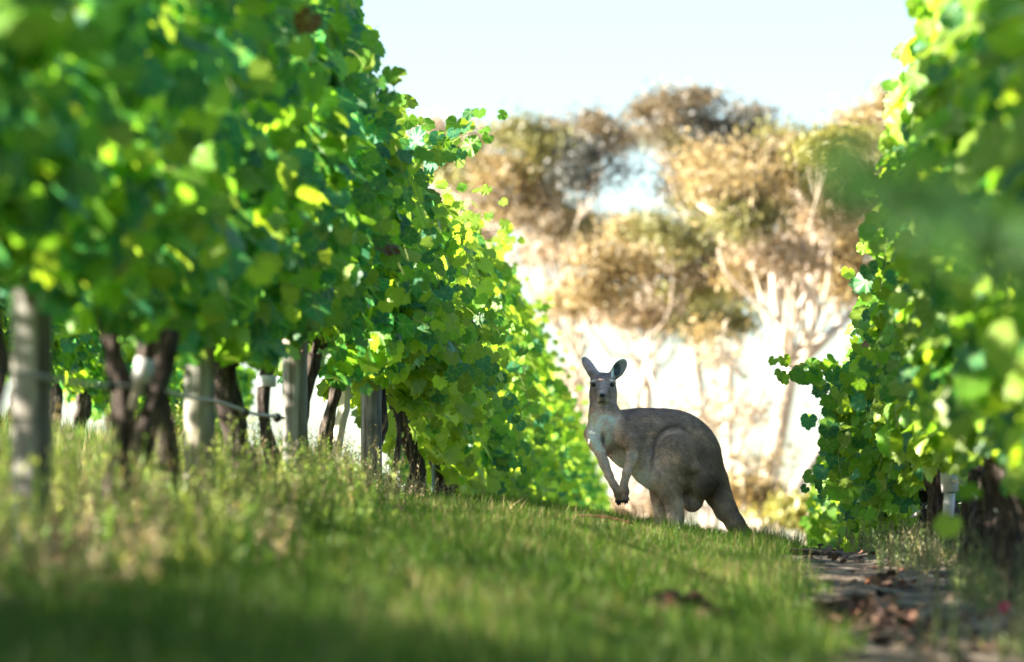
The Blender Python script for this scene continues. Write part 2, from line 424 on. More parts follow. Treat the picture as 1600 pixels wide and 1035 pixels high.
def woody(v, x, y, y0, y1, r, lean=(0, 0), seed=0, top=2.2, bark=None, hfac=1.0, kink=.06):
    m = MB(); hz = .84 * hfac
    tp = trunk(m, x, y, hz, r, lean, seed, kink)
    o = m.build('trunk', bark or mat_bark, v)
    g = np.random.default_rng(seed + 1)
    for s, ye in ((-1, y0), (1, y1)):
        c = MB()
        ye = ye + s * .1
        P = [tp, (tp[0] + .02, tp[1] + s * .12, tp[2] + .07), (x, (tp[1] + ye) / 2, float(G(x, (y + ye) / 2)) + hz + .06 + g.normal(0, .02)), (x, ye, float(G(x, ye)) + hz + .05)]
        P = smooth_path(P, 10); c.tube(P, np.linspace(r * .55, r * .28, 10), 7, gnarl=.3, seed=seed + 3)
        c.build('cordon', mat_bark, v)
    for q in range(5 if 16 < y < 48 else 0):
        k = MB()
        yy = g.uniform(y0, y1); b = float(G(x, yy)) + hz + .05
        e = g.normal(0, .16), g.normal(0, .15)
        k.tube(smooth_path([(x, yy, b), (x + e[0] * .3, yy + e[1] * .4, b + .5), (x + e[0], yy + e[1], float(G(x, yy)) + top * .95)], 7), np.linspace(.006, .003, 7), 5)
        k.build('cane', mat_cane, v)

def sleeve(v, p, r, h, tilt=(0, 0), name='paper_sleeve'):
    m = MB(); p = np.array(p, float)
    m.tube([p, p + [tilt[0] * .5, tilt[1] * .5, h * .5], p + [tilt[0], tilt[1], h]], [r, r * 1.04, r], 12)
    return m.build(name, mat_tag, v)

# -- left row -------------------------------------------------------------------------------
posts_y = [18.04, 23.7, 28.9, 35.0]
lv = [9.9, 11.7, 13.5, 15.2, 16.8, 18.15, 20.5, 22.05, 25.4, 27.5, 29.9, 31.6, 32.7, 35.25, 37.0, 38.6, 40.3, 42.4, 44.6, 46.8, 49, 51.4, 53.8, 56.2, 58.6, 61, 63.4, 65.8, 68.2, 70.6, 73, 75.4, 77.8]
far_label_L = 'sunlit bright green grapevine in the far left row, standing beyond the grassy crest'
LL = {
 4: 'blurred grapevine at the left edge, just before the nearest wooden post',
 5: 'blurred dark green grapevine whose trunk is hidden behind the nearest wooden post',
 6: 'grapevine with dark leaning forked trunk and a white paper tag on its stub',
 7: 'grapevine with stumpy dark trunk right behind the white-tagged forked vine',
 8: 'grapevine with thick black jagged trunk just right of the second wooden post',
 9: 'grapevine with slim knobbly trunk ringed by a white band, left of the cracked post',
 10: 'grapevine with thin dark trunk directly behind the cracked post with nails',
 11: 'grapevine whose reddish dark trunk stands midway between the cracked post and the fourth post',
 12: 'grapevine with pale whitish leaning trunk just left of the fourth wooden post',
 13: 'grapevine whose foliage hangs around the top of the fourth wooden post',
 14: 'grapevine right behind the fourth wooden post with one long shoot reaching over the lane',
 15: 'grapevine with slender reddish trunk beyond the fourth wooden post of the left row',
 16: 'grapevine with dark curved trunk beside the thin blue steel stake',
 17: 'grapevine right beyond the thin blue steel stake, its leaves hanging to the grass',
}
def dup(src, dy, seed, x0=None):
    """copy a vine and its parts further along the row"""
    r = src.copy(); C.objects.link(r)
    x = src.location.x; y = src.location.y
    r.location = (x, y + dy, float(G(x, y + dy)))
    for ch in list(src.children):
        c = ch.copy(); C.objects.link(c); c.parent = r
    return r

protos = {}
for k, y in enumerate(lv):
    y0 = (lv[k - 1] + y) / 2 if k else y - .9
    y1 = (lv[k + 1] + y) / 2 if k < len(lv) - 1 else y + 1
    if k >= 24 and k % 3 != 0:                  # far ones: copies of their neighbour
        v = dup(protos[k - k % 3], y - lv[k - k % 3], k)
        tag(v, far_label_L, 'grapevine', 'far grapevines of the left row'); continue
    v = empty('grapevine', (XL, y, float(G(XL, y)))); protos[k] = v
    if k in LL: tag(v, LL[k], 'grapevine', 'grapevines of the left row')
    elif k < 4: tag(v, 'strongly blurred close grapevine at the near end of the left row', 'grapevine', 'near grapevines of the left row')
    else: tag(v, far_label_L, 'grapevine', 'far grapevines of the left row')
    fol = Foliage(np.random.default_rng(100 + k)); sh = []
    det = 24 < y < 43
    canopy(fol, XL, 1, y0, y1, L_top, L_bot, dens=1.0 if y < 36 else .5, seed=1, detail=det, young=.15 if y < 30 else .35 if y < 34 else .85, inner=260 if 33 < y < 37 else 30 if y < 36 else 10)  # yellower leaf mix past the crest stands in for backlit glow
    g = fol.g
    for q in range(5 if y < 60 else 2):       # loose shoots at the top and drooping ones on the lane side
        yy = g.uniform(y0, y1); zt = float(G(XL, yy) + L_top(yy)); e = g.normal(0, .18, 2)
        shoot(fol, sh, [(XL + .1, yy, zt - .2), (XL + .15 + e[0] * .5, yy + e[1] * .5, zt + .05), (XL + .2 + e[0], yy + e[1], zt + g.uniform(.08, .28))], 9, .14, .8)
    for q in range(4):
        yy = g.uniform(y0, y1); zb = float(G(XL, yy) + g.uniform(L_bot(yy) + .1, L_top(yy) - .5))
        shoot(fol, sh, [(XL + .3, yy, zb + .1), (XL + .52, yy - .05, zb + .05), (XL + .6 + g.uniform(0, .12), yy - .1, zb - g.uniform(.15, .4))], 9, .15, .35)
    if k == 13:
        shoot(fol, sh, [at(640, 235, 32.5), at(690, 228, 31.8), at(730, 205, 31.3), at(762, 190, 31)], 22, .15, .15, .5)
        shoot(fol, sh, [at(600, 260, 33), at(615, 215, 32.5), at(632, 168, 32)], 18, .15, .6, .2)
        shoot(fol, sh, [at(640, 235, 32.5), at(675, 225, 31.8), at(700, 235, 31.3), at(715, 262, 31)], 9, .14, .3, .5)
    if k == 9:       # the pale young shoot hanging over the lane side
        c0 = at(545, 400, 28.6)
        for q in range(7):
            a = c0 + g.normal(0, .05, 3)
            shoot(fol, sh, [a + [-.1, .3, .2], a + [0, 0, .12], a + [g.uniform(-.15, .12), -.15, -g.uniform(.05, .32)]], 9, .155, 1.0)
    if k == 15:
        for q in range(5):
            a = at(600 + g.uniform(0, 90), 600 + g.uniform(-30, 40), 36)
            shoot(fol, sh, [a, a + [.08, -.1, -.12], a + [.12, -.1, -.3]], 9, .12, .7)
    link('foliage', fol.mesh('vine_foliage'), v)
    if 16 < y < 48 or k == 0:
        for q in sh: q.build('shoot', mat_green_stem, v)
    sp_ = {6: dict(r=.033, lean=(.05, .0)), 5: dict(r=.018, kink=.01), 7: dict(r=.036), 8: dict(r=.052), 9: dict(r=.028), 10: dict(r=.03), 11: dict(r=.034), 12: dict(r=.027, lean=(-.06, 0)), 14: dict(r=.016), 15: dict(r=.015), 16: dict(r=.045, lean=(-.12, 0))}.get(k, dict(r=.032))
    woody(v, XL + (0.0 if k != 6 else -.04), y, y0, y1, seed=k * 7 + 1, top=float(L_top(y)), bark=mat_gumbark if k == 12 else None, **sp_)
    if k == 6:      # second arm of the fork, hanging stub with the tag
        m = MB(); b = float(G(XL, y))
        m.tube(smooth_path([(XL + .02, y, b + .2), (XL + .09, y, b + .38), (XL + .16, y, b + .62), (XL + .2, y, b + .8)], 12), np.linspace(.04, .034, 12), 10, gnarl=.4, seed=4)
        m.build('branch', mat_bark, v)
        m = MB(); p = at(203, 640, y - .12); e = at(222, 572, y - .12)
        m.tube([p, (p + e) / 2, e], [.018, .02, .022], 8, gnarl=.2); m.build('pruned_stub', mat_gumbark, v)
        e2 = at(217, 596, y - .12)
        sleeve(v, e2, .036, .085, (.018, 0), 'paper_tag')
    if k == 9:
        sleeve(v, at(415, 604, y), .046, .055)
# posts
post_labels = ['nearest and blurriest grey wooden post, thick, at the near end of the left row',
               'pale round wooden post between the white-tagged vine and the thick black trunk',
               'cracked grey wooden post with dark nails, sharpest of the left row',
               'wooden post in front of the gap of sky, right of the pale leaning trunk']
for k, y in enumerate(posts_y):
    b = float(G(XL, y)); p = empty('wooden_post', (XL, y, b))
    tag(p, post_labels[k], 'post', 'wooden trellis posts of the left row')
    m = MB(); r0 = .066; hh = [2.3, 2.3, 2.3, 2.1][k]; lx = [.0, .0, .0, .0][k]
    zz = np.linspace(-.2, hh, 16)
    m.tube([(XL + lx * z + .004 * math.sin(z * 3 + k), y, b + z) for z in zz], [r0 * (1 + .02 * math.sin(z * 5 + k)) for z in zz], 22, gnarl=.03, seed=k)
    m.build('timber', mat_wood, p)
    if k == 2:
        for dx, z in ((.012, 1.02), (-.035, .83), (.04, .83), (-.045, 1.06)):
            n_ = MB(); yy = y - math.sqrt(r0 ** 2 - dx ** 2)
            n_.tube([(XL + dx, yy + .01, b + z), (XL + dx, yy - .008, b + z)], .008, 8); n_.build('nail', mat_nail, p)
# thin steel stake
b = at(677, 790, 42)
m = MB(); m.tube([b - [0, 0, .3], b + [0, 0, 1.0], b + [0, 0, 1.9]], .014, 6)
tag(m.build('steel_stake', mat_steel), 'thin blue-grey steel stake rising from the grass in the left row', 'stake')
# drip line
dp = empty('drip_line', (XL + .05, 17, 0)); tag(dp, 'grey irrigation pipe strung low along the left vine row', 'pipe')
yy = np.linspace(9, 27.4, 80)
zp = np.array([float(G(XL, t)) for t in yy]) + np.interp(yy, [9, 17, 22, 26, 28, 44], [.6, .605, .58, .50, .47, .42]) + .005 * np.sin(yy * 1.9)
m = MB(); m.tube(np.stack([np.full(80, XL + .06), yy, zp], 1), .0085, 8); m.build('pipe', mat_pipe, dp)
for t in (19.8, 20.9, 25.2, 27.0):
    z = float(np.interp(t, yy, zp)); m = MB(); m.tube([(XL + .06, t - .03, z), (XL + .06, t, z - .004), (XL + .06, t + .03, z)], [.016, .024, .016], 8); m.build('joint', mat_black, dp)
# trellis wires
for h_, nm in ((.86, 'lowest trellis wire of the left row, carrying the vine arms'), (1.35, 'upper trellis wire of the left row, mostly hidden in leaves')):
    m = MB(); yy = np.linspace(9, 79, 90); m.tube([(XL - .07, t, float(G(XL, t)) + h_) for t in yy], .0018, 4)
    tag(m.build('trellis_wire', mat_nail), nm, 'wire', 'trellis wires')

# -- second left row -------------------------------------------------------------------------
XL2 = -5.62
prev = None
lab2 = 'grapevine of the next row, whose far vines show under the left canopy and unseen near vines shape the shade'
for k, y in enumerate(np.arange(8.2, 60, 2.1)):
    kind = 'thin' if 14 < y < 32.5 else 'full' if y < 40 else 'low'  # nearer vines are out of view, their density set to shade and dapple the lane
    t2 = 1.5 if kind == 'low' else 1.9
    n_ = sum(1 for q in protos if str(q).startswith(kind))
    if n_ < 3:
        v = empty('grapevine', (XL2, y, float(G(XL2, y))))
        fol = Foliage(np.random.default_rng(300 + k))
        canopy(fol, XL2, 1, y - 1.05, y + 1.05, prof([(0, t2), (99, t2)]), prof([(0, .7), (99, .7)]), dens=.42 if kind == 'thin' else 1.1, seed=4, detail=False, young=.3, inner=12 if kind == 'thin' else 110)
        link('foliage', fol.mesh('vine_foliage_far'), v)
        woody(v, XL2, y, y - 1.05, y + 1.05, .05, seed=50 + k, top=t2)
        protos[kind + str(n_)] = v
    else:
        s_ = kind + str(k % 3); v = dup(protos[s_], y - protos[s_].location.y, k)
    tag(v, lab2, 'grapevine', 'grapevines of the row behind the left row')

# -- right row --------------------------------------------------------------------------------
rv = [6.5, 8.6, 10.7, 12.8, 14.9, 17, 19, 21.1, 23.2, 26.0, 28.3, 30.3, 32.2, 34.0, 36, 38, 40.2, 42.4, 44.6, 47, 49.4, 52, 54.5]
RL = {0: 'nearest vine of the right row, reaching one very blurred leafy shoot into the frame',
 7: 'out-of-focus grapevine at the right edge, nearer than the thick leaning trunk',
 8: 'grapevine with dark forked trunk at the lower right edge, beside the thick leaning trunk',
 9: 'grapevine with thick dark shaggy leaning trunk, the stoutest of the right row',
 10: 'grapevine of the right row just beyond the thick leaning trunk, tall with lit top',
 11: 'grapevine of the right row with a white sleeve and pale wrappings low on its trunk',
 12: 'grapevine sending a long leafy shoot over the lane to the right of the kangaroo',
 13: 'grapevine with straight dark trunk and white band, just left of the white-sleeved vine',
 14: 'grapevine whose low shoots hang to the weeds at the end of the right row'}
for k, y in enumerate(rv):
    y0 = (rv[k - 1] + y) / 2 if k else y - .9
    y1 = (rv[k + 1] + y) / 2 if k < len(rv) - 1 else y + 1
    if k >= 16 and k % 2:
        v = dup(protos['r%d' % (k - 1)], y - rv[k - 1], k)
        tag(v, 'yellow-green sunlit grapevine low beyond the crest behind the right row', 'grapevine', 'far grapevines of the right row'); continue
    v = empty('grapevine', (XR, y, float(G(XR, y)))); protos['r%d' % k] = v
    if k in RL: tag(v, RL[k], 'grapevine', 'grapevines of the right row')
    elif k < 7: tag(v, 'very blurred near grapevine of the right row along the right edge', 'grapevine', 'near grapevines of the right row')
    else: tag(v, 'yellow-green sunlit grapevine low beyond the crest behind the right row', 'grapevine', 'far grapevines of the right row')
    fol = Foliage(np.random.default_rng(500 + k)); sh = []; g = fol.g
    det = 22 < y < 42
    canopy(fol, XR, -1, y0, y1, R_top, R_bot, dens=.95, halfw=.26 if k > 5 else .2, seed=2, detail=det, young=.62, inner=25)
    for q in range(4):
        yy = g.uniform(y0, y1); zt = float(G(XR, yy) + R_top(yy)); e = g.normal(0, .15, 2)
        shoot(fol, sh, [(XR - .1, yy, zt - .2), (XR - .12 + e[0] * .5, yy + e[1] * .5, zt + .05), (XR - .15 + e[0], yy + e[1], zt + g.uniform(.08, .25))], 9, .14, .8)
    for q in range(4 if k > 4 else 0):
        yy = g.uniform(y0, y1); zb = float(G(XR, yy) + g.uniform(R_bot(yy) + .1, R_top(yy) - .4))
        shoot(fol, sh, [(XR - .28, yy, zb + .1), (XR - .36, yy - .05, zb + .06), (XR - .40 - g.uniform(0, .08), yy - .1, zb - g.uniform(.12, .35))], 9, .14, .4)
    if k == 0:
        shoot(fol, sh, [(.9, 6.6, .36), at(1640, 420, 6.6), at(1560, 370, 6.5), at(1450, 325, 6.5), at(1370, 285, 6.5), at(1295, 250, 6.5)], 130, .05, -9, .5)
    if k == 12:
        shoot(fol, sh, [at(1400, 690, 32.3), at(1330, 650, 32), at(1285, 605, 32), at(1250, 580, 32), at(1222, 568, 32)], 30, .135, .5, .5)
        for q in range(24):
            a = at(1375 + g.uniform(-75, 40), 670 + g.uniform(-70, 50), 32 + g.uniform(-.3, .3))
            shoot(fol, sh, [a + [.1, .05, .06], a, a + [g.uniform(-.12, .02), -.08, -g.uniform(.1, .25)]], 9, .14, .3)
    if k == 13:
        for q in range(9):
            a = at(1360 + g.uniform(-40, 60), 740 + g.uniform(-40, 30), 33.6 + g.uniform(-.3, .3))
            shoot(fol, sh, [a + [.15, .05, .03], a, a + [-g.uniform(.03, .18), -.08, -g.uniform(-.02, .12)]], 9, .14, .2)
        shoot(fol, sh, [at(1370, 770, 33), at(1320, 755, 32.6), at(1278, 750, 32.5)], 9, .14, .2)
    if k == 10:
        for q in range(6):
            a = at(1430 + g.uniform(-10, 30), 120 + g.uniform(-60, 120), 27.5)
            shoot(fol, sh, [a + [.1, .1, 0], a + [.02, 0, .05], a + [-g.uniform(.02, .1), 0, -.1]], 8, .12, .8)
    if k == 11:
        shoot(fol, sh, [at(1400, 490, 29.4), at(1375, 440, 29.2), at(1368, 370, 29)], 10, .10, .2)
    link('foliage', fol.mesh('vine_foliage_right'), v)
    if 16 < y < 48 or k == 0:
        for q in sh: q.build('shoot', mat_green_stem, v)
    sp_ = {9: dict(r=.105, lean=(.10, 0), kink=.0), 8: dict(r=.06, lean=(-.05, 0)), 11: dict(r=.05, lean=(-.03, 0)), 13: dict(r=.045)}.get(k, dict(r=.05))
    sp_.pop('kink', None)
    if k not in (10, 12): woody(v, XR - (.02 if k != 9 else 0), y, y0, y1, seed=k * 5 + 211, top=float(R_top(y)), **sp_)
    else: woody(v, XR + .05, y, y0, y1, r=.04, seed=k * 5 + 211, top=float(R_top(y)))
    if k == 11:
        sleeve(v, at(1484, 770, y - .1), .046, .11, (-.01, 0)); sleeve(v, at(1480, 810, y - .1), .03, .13, (.01, 0), 'pale_wrapping')
    if k == 13: sleeve(v, at(1447, 768, y - .06), .052, .075)
dp = empty('drip_line', (XR - .1, 26, 0)); tag(dp, 'pale pipe with black joints hanging in a curve among the right vine trunks', 'pipe')
m = MB()
m.tube(smooth_path([at(1425, 808, 32), at(1450, 792, 31.3), at(1478, 765, 30.5), at(1495, 752, 29.9), at(1512, 765, 28.5), at(1535, 787, 27), at(1560, 800, 25.6), at(1600, 803, 23.6), at(1680, 800, 20)], 40), .011, 8)
m.build('pipe', simple('pale_pipe', (.5, .5, .5), .4), dp)
for px, py, dd in ((1446, 793, 31.4), (1470, 775, 30.7), (1552, 797, 26)):
    a = at(px, py, dd); m = MB(); m.tube([a - [.02, .03, .02], a, a + [.02, .03, .02]], [.015, .022, .015], 8); m.build('joint', mat_black, dp)
# ------------------------------------------------------------------ kangaroo
KX, KY = (1040 - 1150) * 35 / FPX, 35.0
KZ = (1000 - 832) * 35 / FPX
def kp(cx, cy, y=0.0):
    """a point of the animal from its height and length (metres, origin between the hind feet)"""
    return np.array([cx / 724.2 - .714, y, 1.238 - cy / 724.2])

class SDF:
    def __init__(s, lo, hi, h):
        s.lo = np.array(lo, float); s.h = h
        s.n = np.ceil((np.array(hi) - s.lo) / h).astype(int) + 1
        s.D = np.full(s.n, 9.0, dtype=np.float32)
        s.ax = [s.lo[k] + h * np.arange(s.n[k]) for k in range(3)]
    def box(s, a, b):
        i0 = np.clip(np.floor((a - s.lo) / s.h).astype(int), 0, s.n); i1 = np.clip(np.ceil((b - s.lo) / s.h).astype(int) + 1, 0, s.n)
        sl = tuple(slice(i0[k], i1[k]) for k in range(3))
        g = np.meshgrid(*[s.ax[k][sl[k]] for k in range(3)], indexing='ij')
        return sl, g
    def mix(s, sl, d, k, op='add'):
        A = s.D[sl]
        if op == 'add':
            h = np.maximum(k - np.abs(A - d), 0) / k; s.D[sl] = np.minimum(A, d) - h * h * k * .25
        else:
            d = -d; h = np.maximum(k - np.abs(A - d), 0) / k; s.D[sl] = np.maximum(A, d) + h * h * k * .25
    def cap(s, a, b, ra, rb, k=.03, op='add'):
        a = np.array(a, float); b = np.array(b, float); m = max(ra, rb) + k + .02
        sl, g = s.box(np.minimum(a, b) - m, np.maximum(a, b) + m)
        ba = b - a; L2 = ba @ ba + 1e-12
        p = [g[q] - a[q] for q in range(3)]
        h = np.clip((p[0] * ba[0] + p[1] * ba[1] + p[2] * ba[2]) / L2, 0, 1)
        d = np.sqrt(sum((p[q] - h * ba[q]) ** 2 for q in range(3))) - (ra + (rb - ra) * h)
        s.mix(sl, d, k, op)
    def chain(s, P, k=.03):
        for u, v in zip(P[:-1], P[1:]): s.cap(u[:3], v[:3], u[3], v[3], k)
    def ell(s, c, r, k=.03, rot=(0, 0, 0), op='add'):
        c = np.array(c, float); r = np.array(r, float)
        Rm = np.array(Matrix.Rotation(R(rot[2]), 3, 'Z') @ Matrix.Rotation(R(rot[1]), 3, 'Y') @ Matrix.Rotation(R(rot[0]), 3, 'X'))
        m = r.max() + k + .02
        sl, g = s.box(c - m, c + m)
        p = np.stack([g[q] - c[q] for q in range(3)], -1) @ Rm
        k0 = np.linalg.norm(p / r, axis=-1); k1 = np.linalg.norm(p / r ** 2, axis=-1) + 1e-9
        s.mix(sl, k0 * (k0 - 1) / k1, k, op)
    def surface(s):
        """naive surface nets"""
        D = s.D; S = D < 0; n = np.array(D.shape)
        c = np.zeros(n - 1, dtype=np.int8)
        for dx in (0, 1):
            for dy in (0, 1):
                for dz in (0, 1): c += S[dx:n[0] - 1 + dx, dy:n[1] - 1 + dy, dz:n[2] - 1 + dz]
        act = (c > 0) & (c < 8); I = np.argwhere(act)
        idx = np.full(c.shape, -1, dtype=np.int32); idx[act] = np.arange(len(I))
        acc = np.zeros((len(I), 3)); cnt = np.zeros(len(I))
        cor = [(a, b, e) for a in (0, 1) for b in (0, 1) for e in (0, 1)]
        val = {q: D[I[:, 0] + q[0], I[:, 1] + q[1], I[:, 2] + q[2]] for q in cor}
        for p in cor:
            for ax in range(3):
                if p[ax] == 1: continue
                q = list(p); q[ax] = 1; q = tuple(q)
                a, b = val[p], val[q]; m = (a < 0) != (b < 0)
                t = np.where(m, a / np.where(m, a - b, 1), 0)
                pt = np.tile(np.array(p, float), (len(I), 1)); pt[:, ax] += t
                acc[m] += pt[m]; cnt[m] += 1
        V = s.lo + s.h * (I + acc / cnt[:, None])
        F = []
        for ax in range(3):
            b, c2 = (ax + 1) % 3, (ax + 2) % 3
            lo_ = [slice(None)] * 3; hi_ = [slice(None)] * 3
            lo_[ax] = slice(0, n[ax] - 1); hi_[ax] = slice(1, n[ax])
            for q in (b, c2): lo_[q] = hi_[q] = slice(1, n[q] - 1)
            A = S[tuple(lo_)]; B = S[tuple(hi_)]
            for flip, mk in ((False, A & ~B), (True, ~A & B)):
                J = np.argwhere(mk); o = [0, 0, 0]; o[b] = 1; o[c2] = 1; J = J + np.array(o)
                def id_(db, dc):
                    K = J.copy(); K[:, b] += db; K[:, c2] += dc; return idx[K[:, 0], K[:, 1], K[:, 2]]
                Q = np.stack([id_(-1, -1), id_(0, -1), id_(0, 0), id_(-1, 0)], 1)
                F.append(Q[:, ::-1] if flip else Q)
        return V, np.concatenate(F)

s = SDF((-.60, -.40, -.10), (.68, .30, 1.14), .0042)
# torso: chest turned to the camera, back running away to the right
s.ell((-.365, -.10, .615), (.112, .125, .125), .04, (0, 12, 0))
for (a_, b_, c_, r_) in ((-.34, -.09, .62, .118), (-.24, -.055, .605, .144), (-.17, -.03, .59, .160), (-.12, -.01, .575, .174), (-.06, .0, .56, .19), (0, .02, .545, .202), (.05, .03, .525, .214), (.085, .04, .505, .220), (.14, .05, .465, .197)):
    s.ell((a_, b_ + .02, c_), (r_, r_ * .80, r_), .06)
s.ell((-.21, -.04, .53), (.14, .13, .145), .05, (0, 30, 0))
s.ell((-.07, 0, .44), (.15, .135, .165), .05, (0, 28, 0))
s.ell((.0, .02, .36), (.13, .13, .13), .05, (0, 20, 0))
s.ell((.195, .05, .42), (.145, .14, .18), .05, (0, -10, 0))
# neck
s.chain([(-.36, -.10, .66, .108), (-.377, -.10, .72, .086), (-.384, -.09, .78, .072), (-.388, -.06, .86, .061)], .035)
# haunch and near hind leg
s.ell((.062, -.150, .468), (.137, .105, .168), .008, (0, -8, 0))
s.ell((.09, -.10, .36), (.115, .085, .12), .03)
s.chain([(.0, -.15, .42, .085), (-.012, -.165, .335, .072), (.028, -.15, .25, .068), (.053, -.13, .18, .0565), (.060, -.12, .10, .050), (.064, -.12, .02, .052)], .022)
s.chain([(.064, -.12, .0, .045), (-.03, -.19, -.045, .035), (-.16, -.30, -.055, .022)], .02)
# knob of fur and rump folds
s.ell((.165, -.178, .405), (.05, .035, .042), .02, (0, 25, 0))
s.ell((.10, -.17, .32), (.045, .03, .03), .025, (0, 35, 0))
s.ell((.225, -.06, .31), (.085, .09, .10), .04)
# hanging bulge between the legs
s.ell((.168, -.02, .208), (.070, .06, .084), .04, (0, 12, 0))
# far hind leg
s.chain([(-.05, .10, .33, .075), (-.04, .10, .22, .048), (-.025, .10, .10, .038), (-.018, .10, .0, .036)], .03)
s.chain([(-.018, .10, 0, .034), (-.10, .03, -.04, .028), (-.2, -.06, -.05, .02)], .02)
# tail
s.chain([(.25, .06, .40, .105), (.29, .07, .32, .092), (.325, .07, .235, .078), (.372, .06, .14, .065), (.43, .05, .055, .053), (.50, .04, -.02, .038), (.57, .03, -.07, .022)], .03)
# arms
def limb(P, k=.02): s.chain(P, k)
s.ell((-.24, -.185, .605), (.062, .055, .085), .03, (0, 25, 0))                        # shoulder of the near arm
limb([(-.265, -.175, .625, .06), (-.215, -.215, .56, .052), (-.193, -.23, .515, .043)], .025)
limb([(-.193, -.23, .515, .040), (-.205, -.25, .44, .035), (-.235, -.265, .36, .027), (-.250, -.27, .30, .022), (-.254, -.272, .262, .026)], .014)
s.ell((-.249, -.275, .243), (.030, .022, .036), .015)
limb([(-.45, -.14, .60, .05), (-.425, -.20, .545, .042), (-.40, -.225, .49, .034)], .025)
limb([(-.40, -.225, .49, .033), (-.375, -.245, .42, .030), (-.345, -.26, .345, .025), (-.315, -.27, .285, .022), (-.298, -.272, .255, .024)], .014)
s.ell((-.287, -.272, .232), (.026, .02, .036), .015, (0, 20, 0))
claws = []
def paw(c, dirs):
    for (dx, dy, dz, l, rr) in dirs:
        v = np.array([dx, dy, dz]); v = v / np.linalg.norm(v)
        a = np.array(c) + np.array([dx * .02, dy * .02 - .004, -.006]); b = a + v * l; b2 = b + (v + [0, -.25, -.5]) * l * .35
        s.cap(a, b, rr, rr * .85, .006); s.cap(b, b2, rr * .85, rr * .65, .004)
        claws.append((b2, v + np.array([0, -.1, -.6])))
paw((-.246, -.284, .222), [(-.50, -.2, -.85, .018, .0085), (-.22, -.25, -1, .026, .009), (.03, -.25, -1, .032, .009), (.28, -.2, -1, .027, .009), (.55, -.1, -.75, .016, .008)])
paw((-.284, -.268, .208), [(-.45, -.1, -.8, .014, .008), (-.2, -.2, -1, .022, .0085), (.0, -.2, -1, .026, .0085), (.2, -.15, -1, .022, .0085), (.4, -.1, -.8, .014, .008)])
# head
s.ell((-.385, -.045, .915), (.075, .085, .072), .03)
s.ell((-.425, -.075, .855), (.042, .065, .058), .035); s.ell((-.343, -.075, .853), (.042, .065, .060), .035)
s.cap((-.385, -.09, .895), (-.386, -.185, .848), .057, .037, .03)
s.ell((-.386, -.205, .833), (.036, .03, .030), .015)
s.ell((-.386, -.175, .805), (.031, .045, .02), .012)          # lower jaw
s.ell((-.386, -.217, .796), (.025, .025, .0035), .004, op='sub')   # mouth line
for sx in (-1, 1):
    s.ell((-.385 + sx * .060, -.104, .922), (.020, .02, .013), .02)      # brow
    s.ell((-.385 + sx * .0585, -.125, .907), (.014, .014, .014), .006, op='sub')
# ears: hollow shells
def ear(c, rot, r, hollow):
    s.ell(c, r, .012, rot)
    Rm = np.array(Matrix.Rotation(R(rot[2]), 3, 'Z') @ Matrix.Rotation(R(rot[1]), 3, 'Y') @ Matrix.Rotation(R(rot[0]), 3, 'X'))
    o = np.array(c) + Rm @ np.array([0, -hollow, .004])
    s.ell(o, (r[0] * .80, r[1] * .95, r[2] * .84), .004, rot, 'sub')
ear((-.469, -.035, 1.020), (4, 34, 168), (.030, .020, .078), .016)
ear((-.290, -.045, 1.008), (4, 36, 10), (.040, .024, .073), .017)
s.cap((-.425, -.035, .955), (-.45, -.035, .99), .036, .026, .02)
s.cap((-.338, -.04, .955), (-.318, -.035, .975), .03, .022, .02)
V, F = s.surface()

